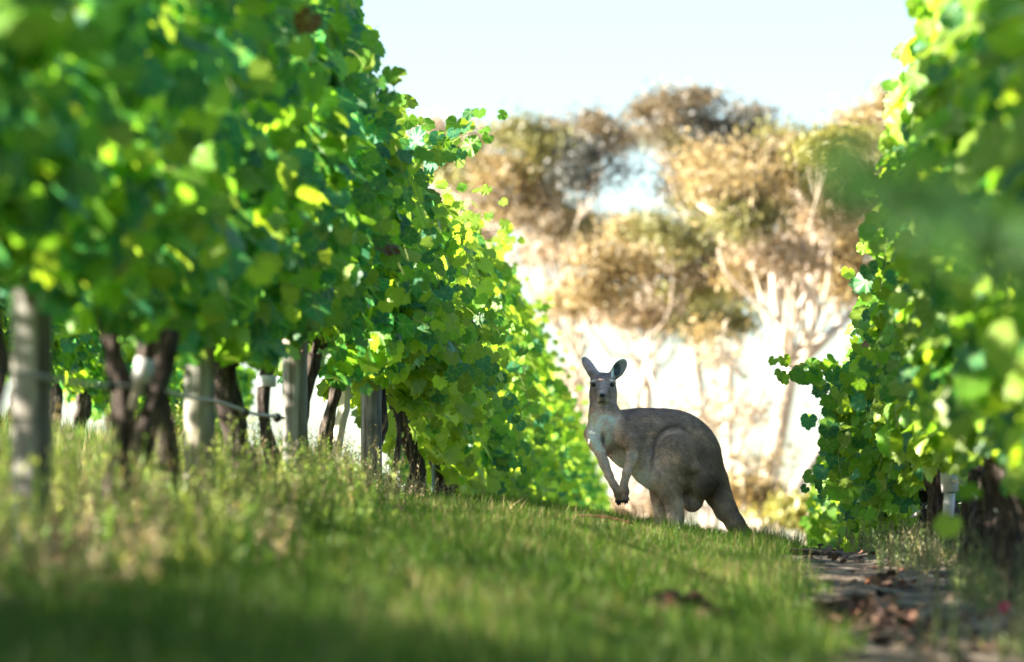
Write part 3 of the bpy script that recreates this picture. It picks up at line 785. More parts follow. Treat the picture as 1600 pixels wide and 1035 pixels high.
def kcol(V, Nn):
    x, y, z = V.T; n = len(V)
    g1 = fbm(x * 14 + 3, z * 14 + y * 9, 4); g2 = fbm(x * 55, z * 55 + y * 40, 3)
    def lerp(c, tgt, m): return c + (np.array(tgt) - c) * np.clip(m, 0, 1)[:, None]
    def blob(cx, cy, cz, r, soft=.6): 
        dd = np.sqrt(((x - cx) / r[0]) ** 2 + ((y - cy) / r[1]) ** 2 + ((z - cz) / r[2]) ** 2); return np.clip((1 - dd) / soft, 0, 1)
    c = np.tile(np.array([.20, .160, .135]), (n, 1))
    c = lerp(c, [.215, .165, .13], g1 * .6 + .2)
    # darker greyer back and rump
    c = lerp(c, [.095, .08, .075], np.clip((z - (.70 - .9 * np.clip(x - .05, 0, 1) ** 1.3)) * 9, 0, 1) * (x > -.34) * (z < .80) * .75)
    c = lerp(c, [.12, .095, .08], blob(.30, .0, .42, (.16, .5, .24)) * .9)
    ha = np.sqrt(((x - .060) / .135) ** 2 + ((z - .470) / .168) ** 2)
    c = lerp(c, [.05, .04, .036], np.exp(-((ha - 1.10) / .13) ** 2) * (y < -.05) * np.clip((.16 - x) * 12, 0, 1) * np.clip((z - .33) * 14, 0, 1) * .7)  # crease shade round the haunch, painted into the coat
    c = lerp(c, [.30, .25, .215], np.exp(-((ha - .88) / .10) ** 2) * (y < -.1) * (x < .10) * (z > .33) * .55)  # painted highlight just inside the haunch edge
    c = lerp(c, [.055, .045, .04], blob(.27, -.02, .29, (.11, .3, .10)) * .9)
    # pale chest, throat and belly
    front = np.clip(-Nn[:, 1] * 1.6 + .2, 0, 1)
    ch = np.clip((.79 - z) * 12, 0, 1) * blob(-.40, -.22, .64, (.15, .28, .22), .5) * front
    c = lerp(c, [.43, .385, .35], ch * .9)
    bel = np.clip(-Nn[:, 2] * 1.2 + .45, 0, 1) * blob(-.16, -.08, .40, (.32, .3, .22), .5) * (z < .57)
    c = lerp(c, [.36, .33, .30], bel)
    c = lerp(c, [.35, .34, .33], blob(-.10, -.12, .36, (.10, .14, .16)) * .8)
    c = lerp(c, [.07, .065, .06], blob(-.385, -.21, .565, (.022, .12, .07)) * .85)      # dark streak on the chest
    c = lerp(c, [.07, .06, .055], blob(-.235, -.15, .675, (.035, .1, .045)) * .6)  # shadow patch beside the shoulder, painted into the coat
    # legs a little paler and greyer
    c = lerp(c, [.29, .26, .24], np.clip((.26 - z) * 9, 0, 1) * (x < .13) * (x > -.1) * .9)
    c = lerp(c, [.30, .285, .27], blob(.168, -.03, .18, (.10, .12, .10)) * .2)
    # knob and haunch tones
    c = lerp(c, [.13, .10, .085], blob(.13, -.2, .40, (.10, .09, .09)) * .5)
    c = lerp(c, [.27, .22, .18], blob(.19, -.2, .40, (.07, .05, .08)) * .35)
    c = lerp(c, [.10, .08, .07], blob(.06, -.2, .52, (.10, .1, .05)) * .35)
    # arms: pale inside, dark hands
    arm = (y < -.19) & (z < .50) & (x < -.17) & (x > -.46)
    c = np.where(arm[:, None], lerp(c, [.29, .255, .23], .6 + 0 * x), c)
    c = np.where(((y < -.2) & (x < -.17))[:, None], lerp(c, [.13, .09, .07], np.clip((.33 - z) * 9, 0, 1)), c)
    c = np.where(((y < -.22) & (x < -.19))[:, None], lerp(c, [.012, .011, .012], np.clip((.205 - z) * 50, 0, 1)), c)
    # tail darkens to its tip
    c = lerp(c, [.065, .052, .048], np.clip((x - .36) * 4.5, 0, 1) * (z < .3))
    c = lerp(c, [.04, .033, .03], np.clip((x + z * .62 - .49) * 10, 0, 1) * (x > .3) * (z < .2) * .6)
    # face
    hd = z > .775
    fc = np.tile(np.array([.165, .135, .122]), (n, 1))
    fc = lerp(fc, [.10, .08, .085], blob(-.385, -.10, .975, (.075, .1, .035)) * .8)
    fc = lerp(fc, [.23, .195, .185], blob(-.385, -.16, .90, (.028, .1, .05)) * .6)
    fc = lerp(fc, [.26, .225, .20], blob(-.385, -.21, .862, (.028, .05, .018)) * .8)
    for sx in (-1, 1):
        fc = lerp(fc, [.09, .07, .065], blob(-.385 + sx * .042, -.165, .868, (.013, .06, .036)) * .85)
        fc = lerp(fc, [.38, .34, .31], blob(-.385 + sx * .062, -.12, .936, (.030, .04, .012)) * .8)
        fc = lerp(fc, [.05, .04, .04], blob(-.385 + sx * .0585, -.13, .907, (.022, .04, .018), .5) * .9)
        fc = lerp(fc, [.40, .37, .35], blob(-.385 + sx * .032, -.2, .815, (.022, .05, .018)) * .7)
        fc = lerp(fc, [.13, .105, .095], blob(-.385 + sx * .07, -.12, .872, (.03, .06, .022)) * .5)
    fc = lerp(fc, [.02, .017, .018], blob(-.386, -.235, .796, (.036, .06, .009), .4))
    fc = lerp(fc, [.30, .29, .28], blob(-.386, -.16, .782, (.06, .1, .02)) * .7)
    c = np.where(hd[:, None], fc, c)
    # ears: left one mauve grey behind, right one dark inside with a pale fringe
    eL = (z > .975) & (x < -.40); c = np.where(eL[:, None], lerp(np.tile([.24, .21, .225], (n, 1)), [.10, .08, .08], np.clip((1.01 - z) * 20, 0, 1)), c)
    eR = (z > .95) & (x > -.335) & (y < .0)
    ins = eR & (Nn[:, 1] < -.2)
    e = np.tile(np.array([.17, .175, .17]), (n, 1))
    e = lerp(e, [.04, .052, .056], blob(-.300, -.04, 1.005, (.030, .2, .055), .4))
    e = lerp(e, [.75, .76, .74], blob(-.332, -.04, .995, (.014, .2, .045), .4))
    c = np.where(ins[:, None], e, c)
    c = c ** 1.05 * 3.05 * np.array([1.0, .895, .885]) * (1 + .15 * g2[:, None]) * (1 + .18 * g1[:, None])
    return np.clip(c, .008, .9)

def vnorm(V, F):
    n = np.zeros_like(V); f = np.cross(V[F[:, 2]] - V[F[:, 0]], V[F[:, 3]] - V[F[:, 1]])
    for k in range(4): np.add.at(n, F[:, k], f)
    return unit(n)
mat_hair = leaf_mat('kangaroo_hair', trans=.3, gain=(1.2, 1.15, 1.1), rough=.7, veins=False, spec=.2)
KN = vnorm(V, F)
kg = empty('kangaroo', (KX, KY, KZ))
tag(kg, 'grey-brown kangaroo standing on the grassy crest, facing the camera, grass stalk in its mouth', 'kangaroo')
Wd = V + np.array([KX, KY, KZ])
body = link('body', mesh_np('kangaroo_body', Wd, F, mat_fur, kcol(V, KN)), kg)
# fur: short strands lying along the body
g = np.random.default_rng(77)
nf = 150000
ar = np.linalg.norm(np.cross(V[F[:, 2]] - V[F[:, 0]], V[F[:, 3]] - V[F[:, 1]]), axis=1)
fi = g.choice(len(F), nf, p=ar / ar.sum()); b0 = g.uniform(0, 1, (nf, 2))
P = (V[F[fi, 0]] * ((1 - b0[:, 0]) * (1 - b0[:, 1]))[:, None] + V[F[fi, 1]] * (b0[:, 0] * (1 - b0[:, 1]))[:, None] + V[F[fi, 2]] * (b0[:, 0] * b0[:, 1])[:, None] + V[F[fi, 3]] * ((1 - b0[:, 0]) * b0[:, 1])[:, None])
Nn = unit(KN[F[fi, 0]]); 
x, y, z = P.T
flow = np.stack([np.where(x > -.3, .7, .05), np.zeros(nf), np.where(z < .5, -1.0, -.35)], 1)
flow[z > .8] = [0, .3, .5]; flow[(z > .97)] = [0, 0, .6]
flow += g.normal(0, .25, (nf, 3)) + np.stack([fbm(x * 25, z * 25), 0 * x, fbm(x * 25 + 50, z * 25)], 1) * .45
flow = unit(flow - (flow * Nn).sum(1, keepdims=True) * Nn)
lift = g.uniform(.08, .30, nf)
ln = np.where(z > .79, .0075, .0145) * g.uniform(.6, 1.4, nf) * np.where((x < -.17) & (y < -.19) & (z < .5), .6, 1) * np.where((z > .62) | (x > .22), 1.15, 1)
ln = np.where(z > .95, .006, ln)
rag = (x > .25) & (z > .3); ln = np.where(rag & (g.uniform(0, 1, nf) < .15), ln * 2.0, ln)
ed = np.minimum(*[np.sqrt((x + .385 - sx_ * .0575) ** 2 + (y + .117) ** 2 + (z - .907) ** 2) for sx_ in (-1, 1)])
nd = np.sqrt((x + .386) ** 2 + (y + .232) ** 2 + (z - .838) ** 2)
drop = ((z < .215) & (x < -.19)) | (ed < .019) | (nd < .022); keep = ~drop
ln = np.where((z > .77) & (y < -.13), ln * .7, ln); ln = np.where(ed < .03, ln * .6, ln)
P, Nn, flow, ln, lift = P[keep], Nn[keep], flow[keep], ln[keep], lift[keep]
D = unit(flow * (1 - lift)[:, None] + Nn * lift[:, None]); W = unit(np.cross(D, Nn)); wd = .0014
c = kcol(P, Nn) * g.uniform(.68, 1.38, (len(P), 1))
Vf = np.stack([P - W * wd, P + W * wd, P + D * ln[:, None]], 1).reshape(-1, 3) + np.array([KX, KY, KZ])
Ff = np.arange(len(Vf)).reshape(-1, 3)
link('fur', mesh_np('kangaroo_fur', Vf, Ff, mat_hair, np.repeat(c, 3, 0), smooth=False), kg)
# eyes, nose, claws
mat_eye = simple('dark_eye', (.006, .005, .006), .06, spec=.8)
mat_nose = simple('nose_skin', (.022, .02, .024), .38)
KO = np.array([KX, KY, KZ])
def ball(name, c, r, mat, parent, rot=(0, 0, 0)):
    m = MB(); V_ = []; F_ = []; a, b = 14, 20
    for i in range(a + 1):
        for j in range(b):
            th = math.pi * i / a; ph = 2 * math.pi * j / b
            V_.append((r[0] * math.sin(th) * math.cos(ph), r[1] * math.sin(th) * math.sin(ph), r[2] * math.cos(th)))
    for i in range(a):
        for j in range(b): F_.append((i * b + j, (i + 1) * b + j, (i + 1) * b + (j + 1) % b, i * b + (j + 1) % b))
    Rm = np.array(Matrix.Rotation(R(rot[2]), 3, 'Z') @ Matrix.Rotation(R(rot[1]), 3, 'Y') @ Matrix.Rotation(R(rot[0]), 3, 'X'))
    m.add(np.array(V_) @ Rm.T + np.array(c) + KO, F_); return m.build(name, mat, parent)
for sx in (-1, 1):
    ball('eye', (-.385 + sx * .0575, -.117, .907), (.0135, .013, .0125), mat_eye, kg)
ball('nose', (-.386, -.230, .838), (.0185, .012, .0135), mat_nose, kg, (-25, 0, 0))
for p, v in claws:
    v = v / np.linalg.norm(v); m = MB(); p = p + KO
    m.tube([p - v * .004, p + v * .005, p + v * .010 + [0, -.001, -.002]], [.0046, .0036, .0008], 7); m.build('claw', mat_eye, kg)
# stalk in the mouth
m = MB(); P = smooth_path([kp(240, 322, -.225), kp(262, 326, -.245), kp(285, 345, -.25), kp(300, 374, -.25)], 12) + KO
m.tube(P, np.linspace(.0022, .0012, 12), 5)
q = (kp(262, 324, -.245) + KO); m.tube([q, kp(268, 312, -.25) + KO], [.0016, .001], 5)
tag(m.build('grass_stalk', simple('fresh_stalk', (.30, .38, .06), .5)), 'yellow-green grass stalk held in the kangaroo\'s mouth', 'grass stalk')

# ------------------------------------------------------------------ grass, weeds, litter
def blades(n, g, x, y, h, wd, col, lean=.35, segs=3, base=None):
    b = Gn(x, y) if base is None else base
    az = g.uniform(0, 2 * math.pi, n); le = np.abs(g.normal(0, lean, n)) + .05
    dx, dy = np.cos(az) * le, np.sin(az) * le
    fa = g.uniform(0, math.pi, n); wx, wy = np.cos(fa), np.sin(fa) * .3
    t = np.linspace(0, 1, segs + 1)
    rows = []
    for k, tt in enumerate(t):
        cx = x + dx * h * tt ** 2; cy = y + dy * h * tt ** 2; cz = b - .01 + h * (tt - .25 * le * tt ** 2)
        ww = wd * (1 - tt ** 1.6) * .5 if k < segs else 0 * wd
        if k < segs: rows += [np.stack([cx - wx * ww, cy - wy * ww, cz], 1), np.stack([cx + wx * ww, cy + wy * ww, cz], 1)]
        else: rows.append(np.stack([cx, cy, cz], 1))
    Vv = np.stack(rows, 1); m = Vv.shape[1]
    tr = []
    for k in range(segs - 1): tr += [(2 * k, 2 * k + 1, 2 * k + 3), (2 * k, 2 * k + 3, 2 * k + 2)]
    tr.append((2 * segs - 2, 2 * segs - 1, 2 * segs))
    Fv = (np.array(tr)[None] + (np.arange(n) * m)[:, None, None]).reshape(-1, 3)
    return Vv.reshape(-1, 3), Fv, np.repeat(col, m, 0)

g = np.random.default_rng(21)
def grass_col(n, x, y, dry=.18):
    u = g.uniform(0, 1, n); pt = fbm(x * 1.2, y * .6, 3)
    c = np.where((u < .5)[:, None], [.085, .20, .022], [.14, .27, .03])
    c = np.where((u > .82)[:, None], [.24, .31, .05], c)
    c = np.where((g.uniform(0, 1, n) < dry + .30 * pt)[:, None], [.36, .29, .14], c)
    return c * g.uniform(.6, 1.15, (n, 1)) * np.clip(1 + .45 * pt[:, None], .4, 1.4) * np.interp(y, [8, 15, 22], [.60, .75, 1.0])[:, None]  # nearest blades darkened: the foreground shade is put into their colour
VV, FF, CC, k0 = [], [], [], 0
def addg(v, f, c):
    global k0
    VV.append(v); FF.append(f + k0); CC.append(c); k0 += len(v)
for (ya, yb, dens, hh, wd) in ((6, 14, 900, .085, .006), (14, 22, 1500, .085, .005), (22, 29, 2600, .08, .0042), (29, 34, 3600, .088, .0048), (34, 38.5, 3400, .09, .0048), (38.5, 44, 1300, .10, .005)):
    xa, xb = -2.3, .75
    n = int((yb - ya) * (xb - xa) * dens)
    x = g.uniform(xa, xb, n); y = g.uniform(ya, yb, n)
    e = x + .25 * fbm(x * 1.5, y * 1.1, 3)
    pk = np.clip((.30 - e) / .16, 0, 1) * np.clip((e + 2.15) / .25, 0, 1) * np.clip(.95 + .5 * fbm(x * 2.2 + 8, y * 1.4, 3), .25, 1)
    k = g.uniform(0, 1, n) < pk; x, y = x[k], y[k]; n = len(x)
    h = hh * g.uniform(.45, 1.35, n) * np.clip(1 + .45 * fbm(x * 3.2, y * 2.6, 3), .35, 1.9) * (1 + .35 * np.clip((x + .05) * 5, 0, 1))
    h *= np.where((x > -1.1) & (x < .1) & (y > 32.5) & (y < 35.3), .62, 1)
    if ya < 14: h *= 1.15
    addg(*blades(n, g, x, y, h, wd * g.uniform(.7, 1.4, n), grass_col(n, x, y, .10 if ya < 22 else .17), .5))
# grass behind the left row and on the next lane, and thin grass to the right
for (xa, xb, ya, yb, dens, hh) in ((-8, -3.2, 24, 56, 260, .22), (2.2, 4, 14, 44, 120, .12), (-1.9, .5, 44, 56, 300, .1)):
    n = int((xb - xa) * (yb - ya) * dens); x = g.uniform(xa, xb, n); y = g.uniform(ya, yb, n)
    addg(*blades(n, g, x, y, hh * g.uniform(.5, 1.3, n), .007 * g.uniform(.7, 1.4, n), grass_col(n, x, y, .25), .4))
# a few tall seeding stalks along the crest
px = [705, 770, 872, 880, 905, 650, 1185, 1205, 945, 1226, 742, 1010, 1130]
for q in range(60):
    x = np.array([g.uniform(-1.9, .45)]); y = np.array([g.uniform(33.5, 37)])
    c = np.array([[.40, .34, .17]]) if q % 3 else np.array([[.10, .17, .03]])
    addg(*blades(1, g, x, y, np.array([g.uniform(.14, .30)]), np.array([.0035]), c, .5, 4))
tag(link('grass', mesh_np('grass', np.concatenate(VV), np.concatenate(FF), mat_grass, np.concatenate(CC), smooth=False)),
    'green grass with dry straws covering the lane between the vine rows', 'grass', kind='stuff')

# weeds: upright feathery stems with many small leaves
def weeds(name, label, spots, hts, cols, g, nl=26, ls=.02, stems=5, spread=.09):
    global VV, FF, CC, k0
    VV, FF, CC, k0 = [], [], [], 0
    n = len(spots)
    sx = np.repeat(spots[:, 0], stems) + g.normal(0, spread * .6, n * stems); sy = np.repeat(spots[:, 1], stems) + g.normal(0, spread * .6, n * stems)
    h = np.repeat(hts, stems) * g.uniform(.6, 1.15, n * stems); cc = np.repeat(cols, stems, 0) * g.uniform(.8, 1.2, (n * stems, 1))
    lx, ly = g.normal(0, .13, n * stems), g.normal(0, .13, n * stems); b = Gn(sx, sy)
    m = len(sx); w_ = .0022
    t4 = np.array([0, .5, 1.0])
    rows = []
    for t in t4:
        for s_ in (-1, 1): rows.append(np.stack([sx + lx * h * t ** 1.5 + s_ * w_ * (1.1 - t), sy + ly * h * t ** 1.5, b + h * t], 1))
    Vv = np.stack(rows, 1).reshape(-1, 3)
    Fv = (np.array([(0, 1, 3), (0, 3, 2), (2, 3, 5), (2, 5, 4)])[None] + (np.arange(m) * 6)[:, None, None]).reshape(-1, 3)
    addg(Vv, Fv, np.repeat(cc * .8 + .03, 6, 0))
    t = g.uniform(.18, 1.0, (m, nl)); 
    P = np.stack([sx[:, None] + lx[:, None] * h[:, None] * t ** 1.5, sy[:, None] + ly[:, None] * h[:, None] * t ** 1.5, b[:, None] + h[:, None] * t], -1).reshape(-1, 3)
    az = g.uniform(0, 2 * math.pi, len(P)); el = g.uniform(.3, 1.3, len(P)); l_ = ls * g.uniform(.6, 1.5, len(P)) * (1.25 - .6 * t.ravel())
    Dv = np.stack([np.cos(az) * np.cos(el), np.sin(az) * np.cos(el), np.sin(el)], 1)
    Wv = unit(np.cross(Dv, g.normal(0, 1, (len(P), 3)))) * (l_ * .14)[:, None]
    mid = P + Dv * (l_ * .5)[:, None]
    Vv = np.stack([P, mid - Wv, P + Dv * l_[:, None], mid + Wv], 1).reshape(-1, 3)
    Fv = (np.array([(0, 1, 2), (0, 2, 3)])[None] + (np.arange(len(P)) * 4)[:, None, None]).reshape(-1, 3)
    c_ = np.repeat(cc, nl, 0) * g.uniform(.75, 1.3, (len(P), 1))
    addg(Vv, Fv, np.repeat(c_, 4, 0))
    tag(link(name, mesh_np(name, np.concatenate(VV), np.concatenate(FF), mat_grass, np.concatenate(CC), smooth=False)), label, 'weeds', kind='stuff')

g = np.random.default_rng(31)
n = 1500
y = g.uniform(14.5, 36.5, n) ; x = g.normal(-2.15, .38, n); x = np.clip(x, -3.4, -1.55)
k = (g.uniform(0, 1, n) < np.clip(.5 + 1.3 * fbm(x * 2.2, y * .9, 2), .03, 1) * np.clip((y - 14) / 4, .2, 1)) & ~((x > -1.75) & (y > 24)) & ~((y > 32.2) & (g.uniform(0, 1, n) < .6))
k &= ~((y > 26) & (x > -2.0) & (g.uniform(0, 1, n) < .8))
x, y = x[k], y[k]
h = np.interp(y, [14, 18, 24, 29, 32, 37], [.24, .31, .34, .34, .24, .13]) * g.uniform(.6, 1.2, len(x)) * np.clip(1.05 - (x + 2.1) * .5, .5, 1.15)
u = g.uniform(0, 1, (len(x), 1)); 
c = np.where(u < .35, [.17, .27, .06], np.where(u < .78, [.29, .35, .09], [.31, .25, .17]))
c = c * np.clip(1 + .5 * fbm(x * 2, y * 1.3, 2), .45, 1.4)[:, None]
weeds('weeds', 'tall feathery grey-green weeds growing under the left vine row', np.stack([x, y], 1), h, c, g, nl=30, ls=.026, stems=6)
n = 420
y = g.uniform(15, 38, n); x = g.normal(1.05, .28, n); x = np.clip(x, .42, 1.9)
k = g.uniform(0, 1, n) < np.clip(.4 + .7 * fbm(x * 1.6 + 7, y * .8, 2), .06, 1) * np.where((y > 28) | (x > .85), 1, .15)
x, y = x[k], y[k]
h = np.interp(y, [14, 20, 28, 36], [.22, .24, .24, .2]) * g.uniform(.5, 1.25, len(x))
u = g.uniform(0, 1, (len(x), 1)); c = np.where(u < .45, [.13, .17, .07], np.where(u < .75, [.22, .20, .11], [.30, .24, .17]))
weeds('weeds', 'sparse purplish and straw-coloured weeds on the bare soil under the right vine row', np.stack([x, y], 1), h, c, g, nl=30, ls=.02, stems=5)

# dry leaves and clods on the bare strips
g = np.random.default_rng(41)
def litter(name, label, n, fx, fy, s0, s1, pal, curl=1.0):
    x, y = fx(n), fy(n); P = np.stack([x, y, Gn(x, y) + g.uniform(.004, .03, n)], 1)
    Nr = np.stack([g.normal(0, .5, n), g.normal(-.2, .5, n), np.ones(n)], 1); T = g.normal(0, 1, (n, 3)); T[:, 2] *= .2
    pal = np.array(pal); col = pal[g.integers(0, len(pal), n)] * g.uniform(.7, 1.3, (n, 1))
    v, f, c, u = leaves(P, Nr, T, g.uniform(s0, s1, n), col, full=False, g=g)
    tag(link(name, mesh_np(name, v, f, mat_litter, c, smooth=False)), label, 'dry leaves', kind='stuff')
litter('leaf_litter', 'brown and reddish dry vine leaves strewn over the bare soil of the right strip', 420,
       lambda n: np.clip(g.normal(.8, .3, n), .3, 1.9), lambda n: np.where(g.uniform(0, 1, n) < .45, g.normal(19.5, .9, n), g.uniform(13, 36, n)), .035, .08,
       [(.11, .072, .05), (.08, .055, .04), (.20, .155, .115), (.05, .038, .03), (.13, .065, .045)])
n = 260
y = g.uniform(17, 36.5, n); x = g.uniform(-2.7, -1.75, n)
h = np.interp(y, [17, 30, 36], [.34, .36, .22]) * g.uniform(.7, 1.4, n)
weeds('weeds', 'dry straw-coloured weed stalks standing among the green weeds of the left row', np.stack([x, y], 1), h, np.tile([.36, .28, .17], (n, 1)) * g.uniform(.6, 1.1, (n, 1)), g, nl=7, ls=.022, stems=3, spread=.07)
litter('leaf_litter', 'dark dry leaves and stalks under the left vine row', 600,
       lambda n: g.uniform(-2.6, -1.65, n), lambda n: g.uniform(13, 35, n), .04, .10, [(.12, .06, .035), (.06, .035, .025), (.26, .19, .12)])
def heap(c, rx, ry, h, n, pal, label, sz=(.035, .08)):
    rr = np.sqrt(g.uniform(0, 1, n)); an = g.uniform(0, 2 * math.pi, n)
    x = c[0] + rx * rr * np.cos(an); y = c[1] + ry * rr * np.sin(an)
    P = np.stack([x, y, Gn(x, y) + h * (1 - rr ** 2) * g.uniform(.2, 1, n)], 1)
    Nr = g.normal(0, .6, (n, 3)) + [0, -.3, .8]; T = g.normal(0, 1, (n, 3)); pal = np.array(pal)
    v, f, c_, u = leaves(P, Nr, T, g.uniform(*sz, n), pal[g.integers(0, len(pal), n)] * g.uniform(.7, 1.3, (n, 1)), full=False, g=g)
    tag(link('leaf_clump', mesh_np('leaf_clump', v, f, mat_litter, c_, smooth=False)), label, 'dry leaves')
def on_ground(px, py, lo=8, hi=60):
    ds = np.linspace(lo, hi, 2000); xx = (px - 1150) * ds / FPX; zz = (1000 - py) * ds / FPX
    k = np.argmax(G(xx, ds) >= zz); return xx[k], ds[k]
brown = [(.085, .05, .035), (.05, .034, .026), (.12, .075, .05), (.11, .045, .035)]
heap(on_ground(1065, 965), .16, .3, .07, 110, brown, 'blurred heap of reddish brown dead leaves in the grass, front centre')
heap(on_ground(1385, 915), .12, .3, .05, 80, [(.20, .085, .045), (.12, .065, .04), (.10, .06, .045)], 'orange-brown dead leaves on bare soil right of the grass edge')
heap(on_ground(1340, 975), .30, .35, .06, 170, [(.09, .05, .035), (.14, .07, .045), (.05, .03, .025)], 'dark brown pile of dead leaves on bare soil, lower right')
# twigs and the dark piece of wood at the edge of the lane
def stick(name, pts, r, label, cat, mat, seed=0, gn_=.25):
    m = MB(); m.tube(smooth_path(pts, 12), np.linspace(r, r * .6, 12), 8, gnarl=gn_, seed=seed); tag(m.build(name, mat), label, cat)
x1, y1 = on_ground(1230, 872, 20, 34); 
P = []
for t, xx in enumerate(np.linspace(-.01, .30, 5)):
    P.append((x1 + xx, y1 - .0 + .02 * t, float(G(x1 + xx, y1)) + .035 - .002 * t))
stick('fallen_branch', P, .024, 'dark rotten branch lying across the edge of the grass right of the kangaroo\'s tail', 'branch', mat_bark, 3)
x1, y1 = on_ground(930, 812, 30, 36)
P = [(x1 - .12, y1, float(G(x1, y1)) + .085), (x1 - .02, y1, float(G(x1, y1)) + .09), (x1 + .1, y1, float(G(x1, y1)) + .075), (x1 + .2, y1, float(G(x1, y1)) + .05)]
stick('red_twig', P, .006, 'thin reddish twig lying in the grass before the kangaroo\'s paws', 'twig', simple('red_twig', (.22, .07, .045), .7), 5)
for q, (px, py, dd) in enumerate(((620, 808, 33), (590, 800, 33.5), (480, 852, 26), (640, 800, 34))):
    a = at(px, py, dd); zz = float(G(a[0], a[1])) + .03
    stick('pruned_cane', [(a[0] - .18, a[1] + .05, zz + .10), (a[0] - .05, a[1], zz + .03), (a[0] + .14, a[1] - .05, zz - .02)], .009,
          ['dark pruned cane lying at the foot of the fourth wooden post', 'short dark cane propped just left of the fourth post foot', 'pruned cane in the weeds below the cracked post', 'thin cane lying right of the fourth post in the grass'][q], 'cane', mat_bark, 20 + q)
# small pink flower
fl = empty('pink_flower', (at(1568, 960, 21)[0], 21, float(G(1.0, 21)))); tag(fl, 'small pink flower on a thin stem among the weeds at the lower right', 'flower')
a = at(1568, 950, 21); m = MB(); m.tube([(a[0] + .02, 21, float(G(a[0], 21)) - .02), a], [.003, .002], 5); m.build('stem', mat_green_stem, fl)
v, f, c, u = leaves(np.tile(a, (7, 1)), g.normal(0, .5, (7, 3)) + [0, -1, .3], np.stack([np.cos(np.arange(7) * .9), 0 * np.arange(7), np.sin(np.arange(7) * .9)], 1), np.full(7, .05), np.tile([.5, .08, .14], (7, 1)), full=False)
link('petals', mesh_np('petals', v, f, mat_litter, c), fl)

# ------------------------------------------------------------------ gum trees behind
def gum(label, D_, base_px, fork, blobs, seed, r0=.35, hue=0, dens=1.0, extra=()):
    g = np.random.default_rng(seed)
    bx = (base_px - 1150) * D_ / FPX; bz = float(G(bx, D_)) - .3
    root = empty('gum_tree', (bx, D_, bz)); tag(root, label, 'tree', 'gum trees behind the vineyard')
    f = at(fork[0], fork[1], D_); m = MB()
    m.tube(smooth_path([(bx, D_, bz), (bx * .6 + f[0] * .4 + g.normal(0, .15), D_ + .2, bz * .5 + f[2] * .5), f], 14), np.linspace(r0, r0 * .68, 14), 10, gnarl=.08, seed=seed)
    LP, LC, LS = [], [], []
    for (px, py, rx, rz, cn) in blobs:
        dy = g.uniform(-3, 3) ; c = at(px, py, D_ + dy); s_ = D_ / FPX; rx *= s_; rz *= s_; ry = (rx + rz) * .6
        mid = f * .45 + c * .55 + g.normal(0, .35, 3) * [1, 1, .6] + [0, 0, -.3]
        q = c - [0, 0, rz * .5]
        rr = r0 * .40 * min(1.2, .5 + rx / 3)
        m.tube(smooth_path([f - [0, 0, .1], f * .75 + mid * .25 + g.normal(0, .12, 3), mid, q], 14), np.linspace(rr, rr * .28, 14), 7, gnarl=.08, seed=seed)
        for t in range(10):           # twigs inside the clump
            e = c + g.normal(0, .55, 3) * [rx, ry, rz] + [0, 0, -.2 * rz]
            st = mid * .4 + q * .6 if t % 2 else q
            m.tube(smooth_path([st, (st + e) / 2 + g.normal(0, .12, 3), e], 6), np.linspace(max(rr * .3, .02), max(rr * .08, .01), 6), 5)
        ns = int(max(7, 15 * rx * rz) * dens)
        for t in range(ns):          # leaf sprays on the clump's shell
            v = unit(g.normal(0, 1, 3)); v[2] = v[2] * .9 + .15; rad = g.uniform(.35, 1.0) ** .6 * (1 + .22 * abs(g.normal()))
            sc_ = c + v * [rx, ry, rz] * rad * .92; sr = g.uniform(.22, .5)
            k = int(150 * sr / .35)
            P = sc_ + g.normal(0, 1, (k, 3)) * [sr * .62, sr * .62, sr * .36]
            LP.append(P); base = np.array(cn) * g.uniform(.7, 1.3); LC.append(base * g.uniform(.85, 1.15, (k, 1))); LS.append(g.uniform(.055, .11, k))
    for pts in extra:                # bare pale limbs
        P = smooth_path([at(a, b, D_ + e) for a, b, e in pts[1:]], 14); m.tube(P, np.linspace(pts[0], pts[0] * .45, 14), 8, gnarl=.08, seed=3)
    m.build('trunk', mat_gumbark, root)
    P = np.concatenate(LP); n = len(P); sz = np.concatenate(LS)
    D1 = unit(g.normal(0, 1, (n, 3)) + [0, 0, -.6]); W1 = unit(np.cross(D1, g.normal(0, 1, (n, 3)))) * (sz * .32)[:, None]; E = D1 * sz[:, None]
    Vv = np.stack([P - E * .8, P - W1, P + E, P + W1], 1).reshape(-1, 3)
    Fv = np.arange(n * 4).reshape(-1, 4)
    link('crown', mesh_np('gum_crown', Vv, Fv, mat_gum, np.repeat(np.concatenate(LC), 4, 0), smooth=False), root)

OL, BR, OR, DK, PK, YL = (.20, .205, .075), (.175, .145, .09), (.31, .25, .125), (.07, .08, .075), (.33, .27, .195), (.30, .30, .075)
gum('gum tree with dark brown domed crown left of the sky gap, trunk hidden by vines', 118, 905, (900, 560),
    [(760, 232, 55, 32, BR), (820, 215, 45, 28, OL), (790, 270, 60, 35, OR), (845, 290, 50, 35, BR), (905, 215, 60, 32, BR), (925, 265, 48, 38, DK), (880, 330, 60, 36, OL), (905, 360, 45, 25, DK), (850, 345, 40, 20, BR), (720, 260, 40, 26, OL), (865, 250, 46, 30, OL), (800, 320, 46, 24, OR), (860, 400, 46, 18, PK), (940, 205, 34, 24, BR)], 1, .17, dens=1.5)
gum('pinkish brown gum tree rising behind the bright end of the left vine row', 128, 690, (700, 420),
    [(690, 270, 55, 35, PK), (660, 330, 45, 28, PK), (720, 320, 50, 30, PK), (680, 210, 45, 22, PK), (745, 360, 40, 18, PK)], 2, .14, dens=1.0)
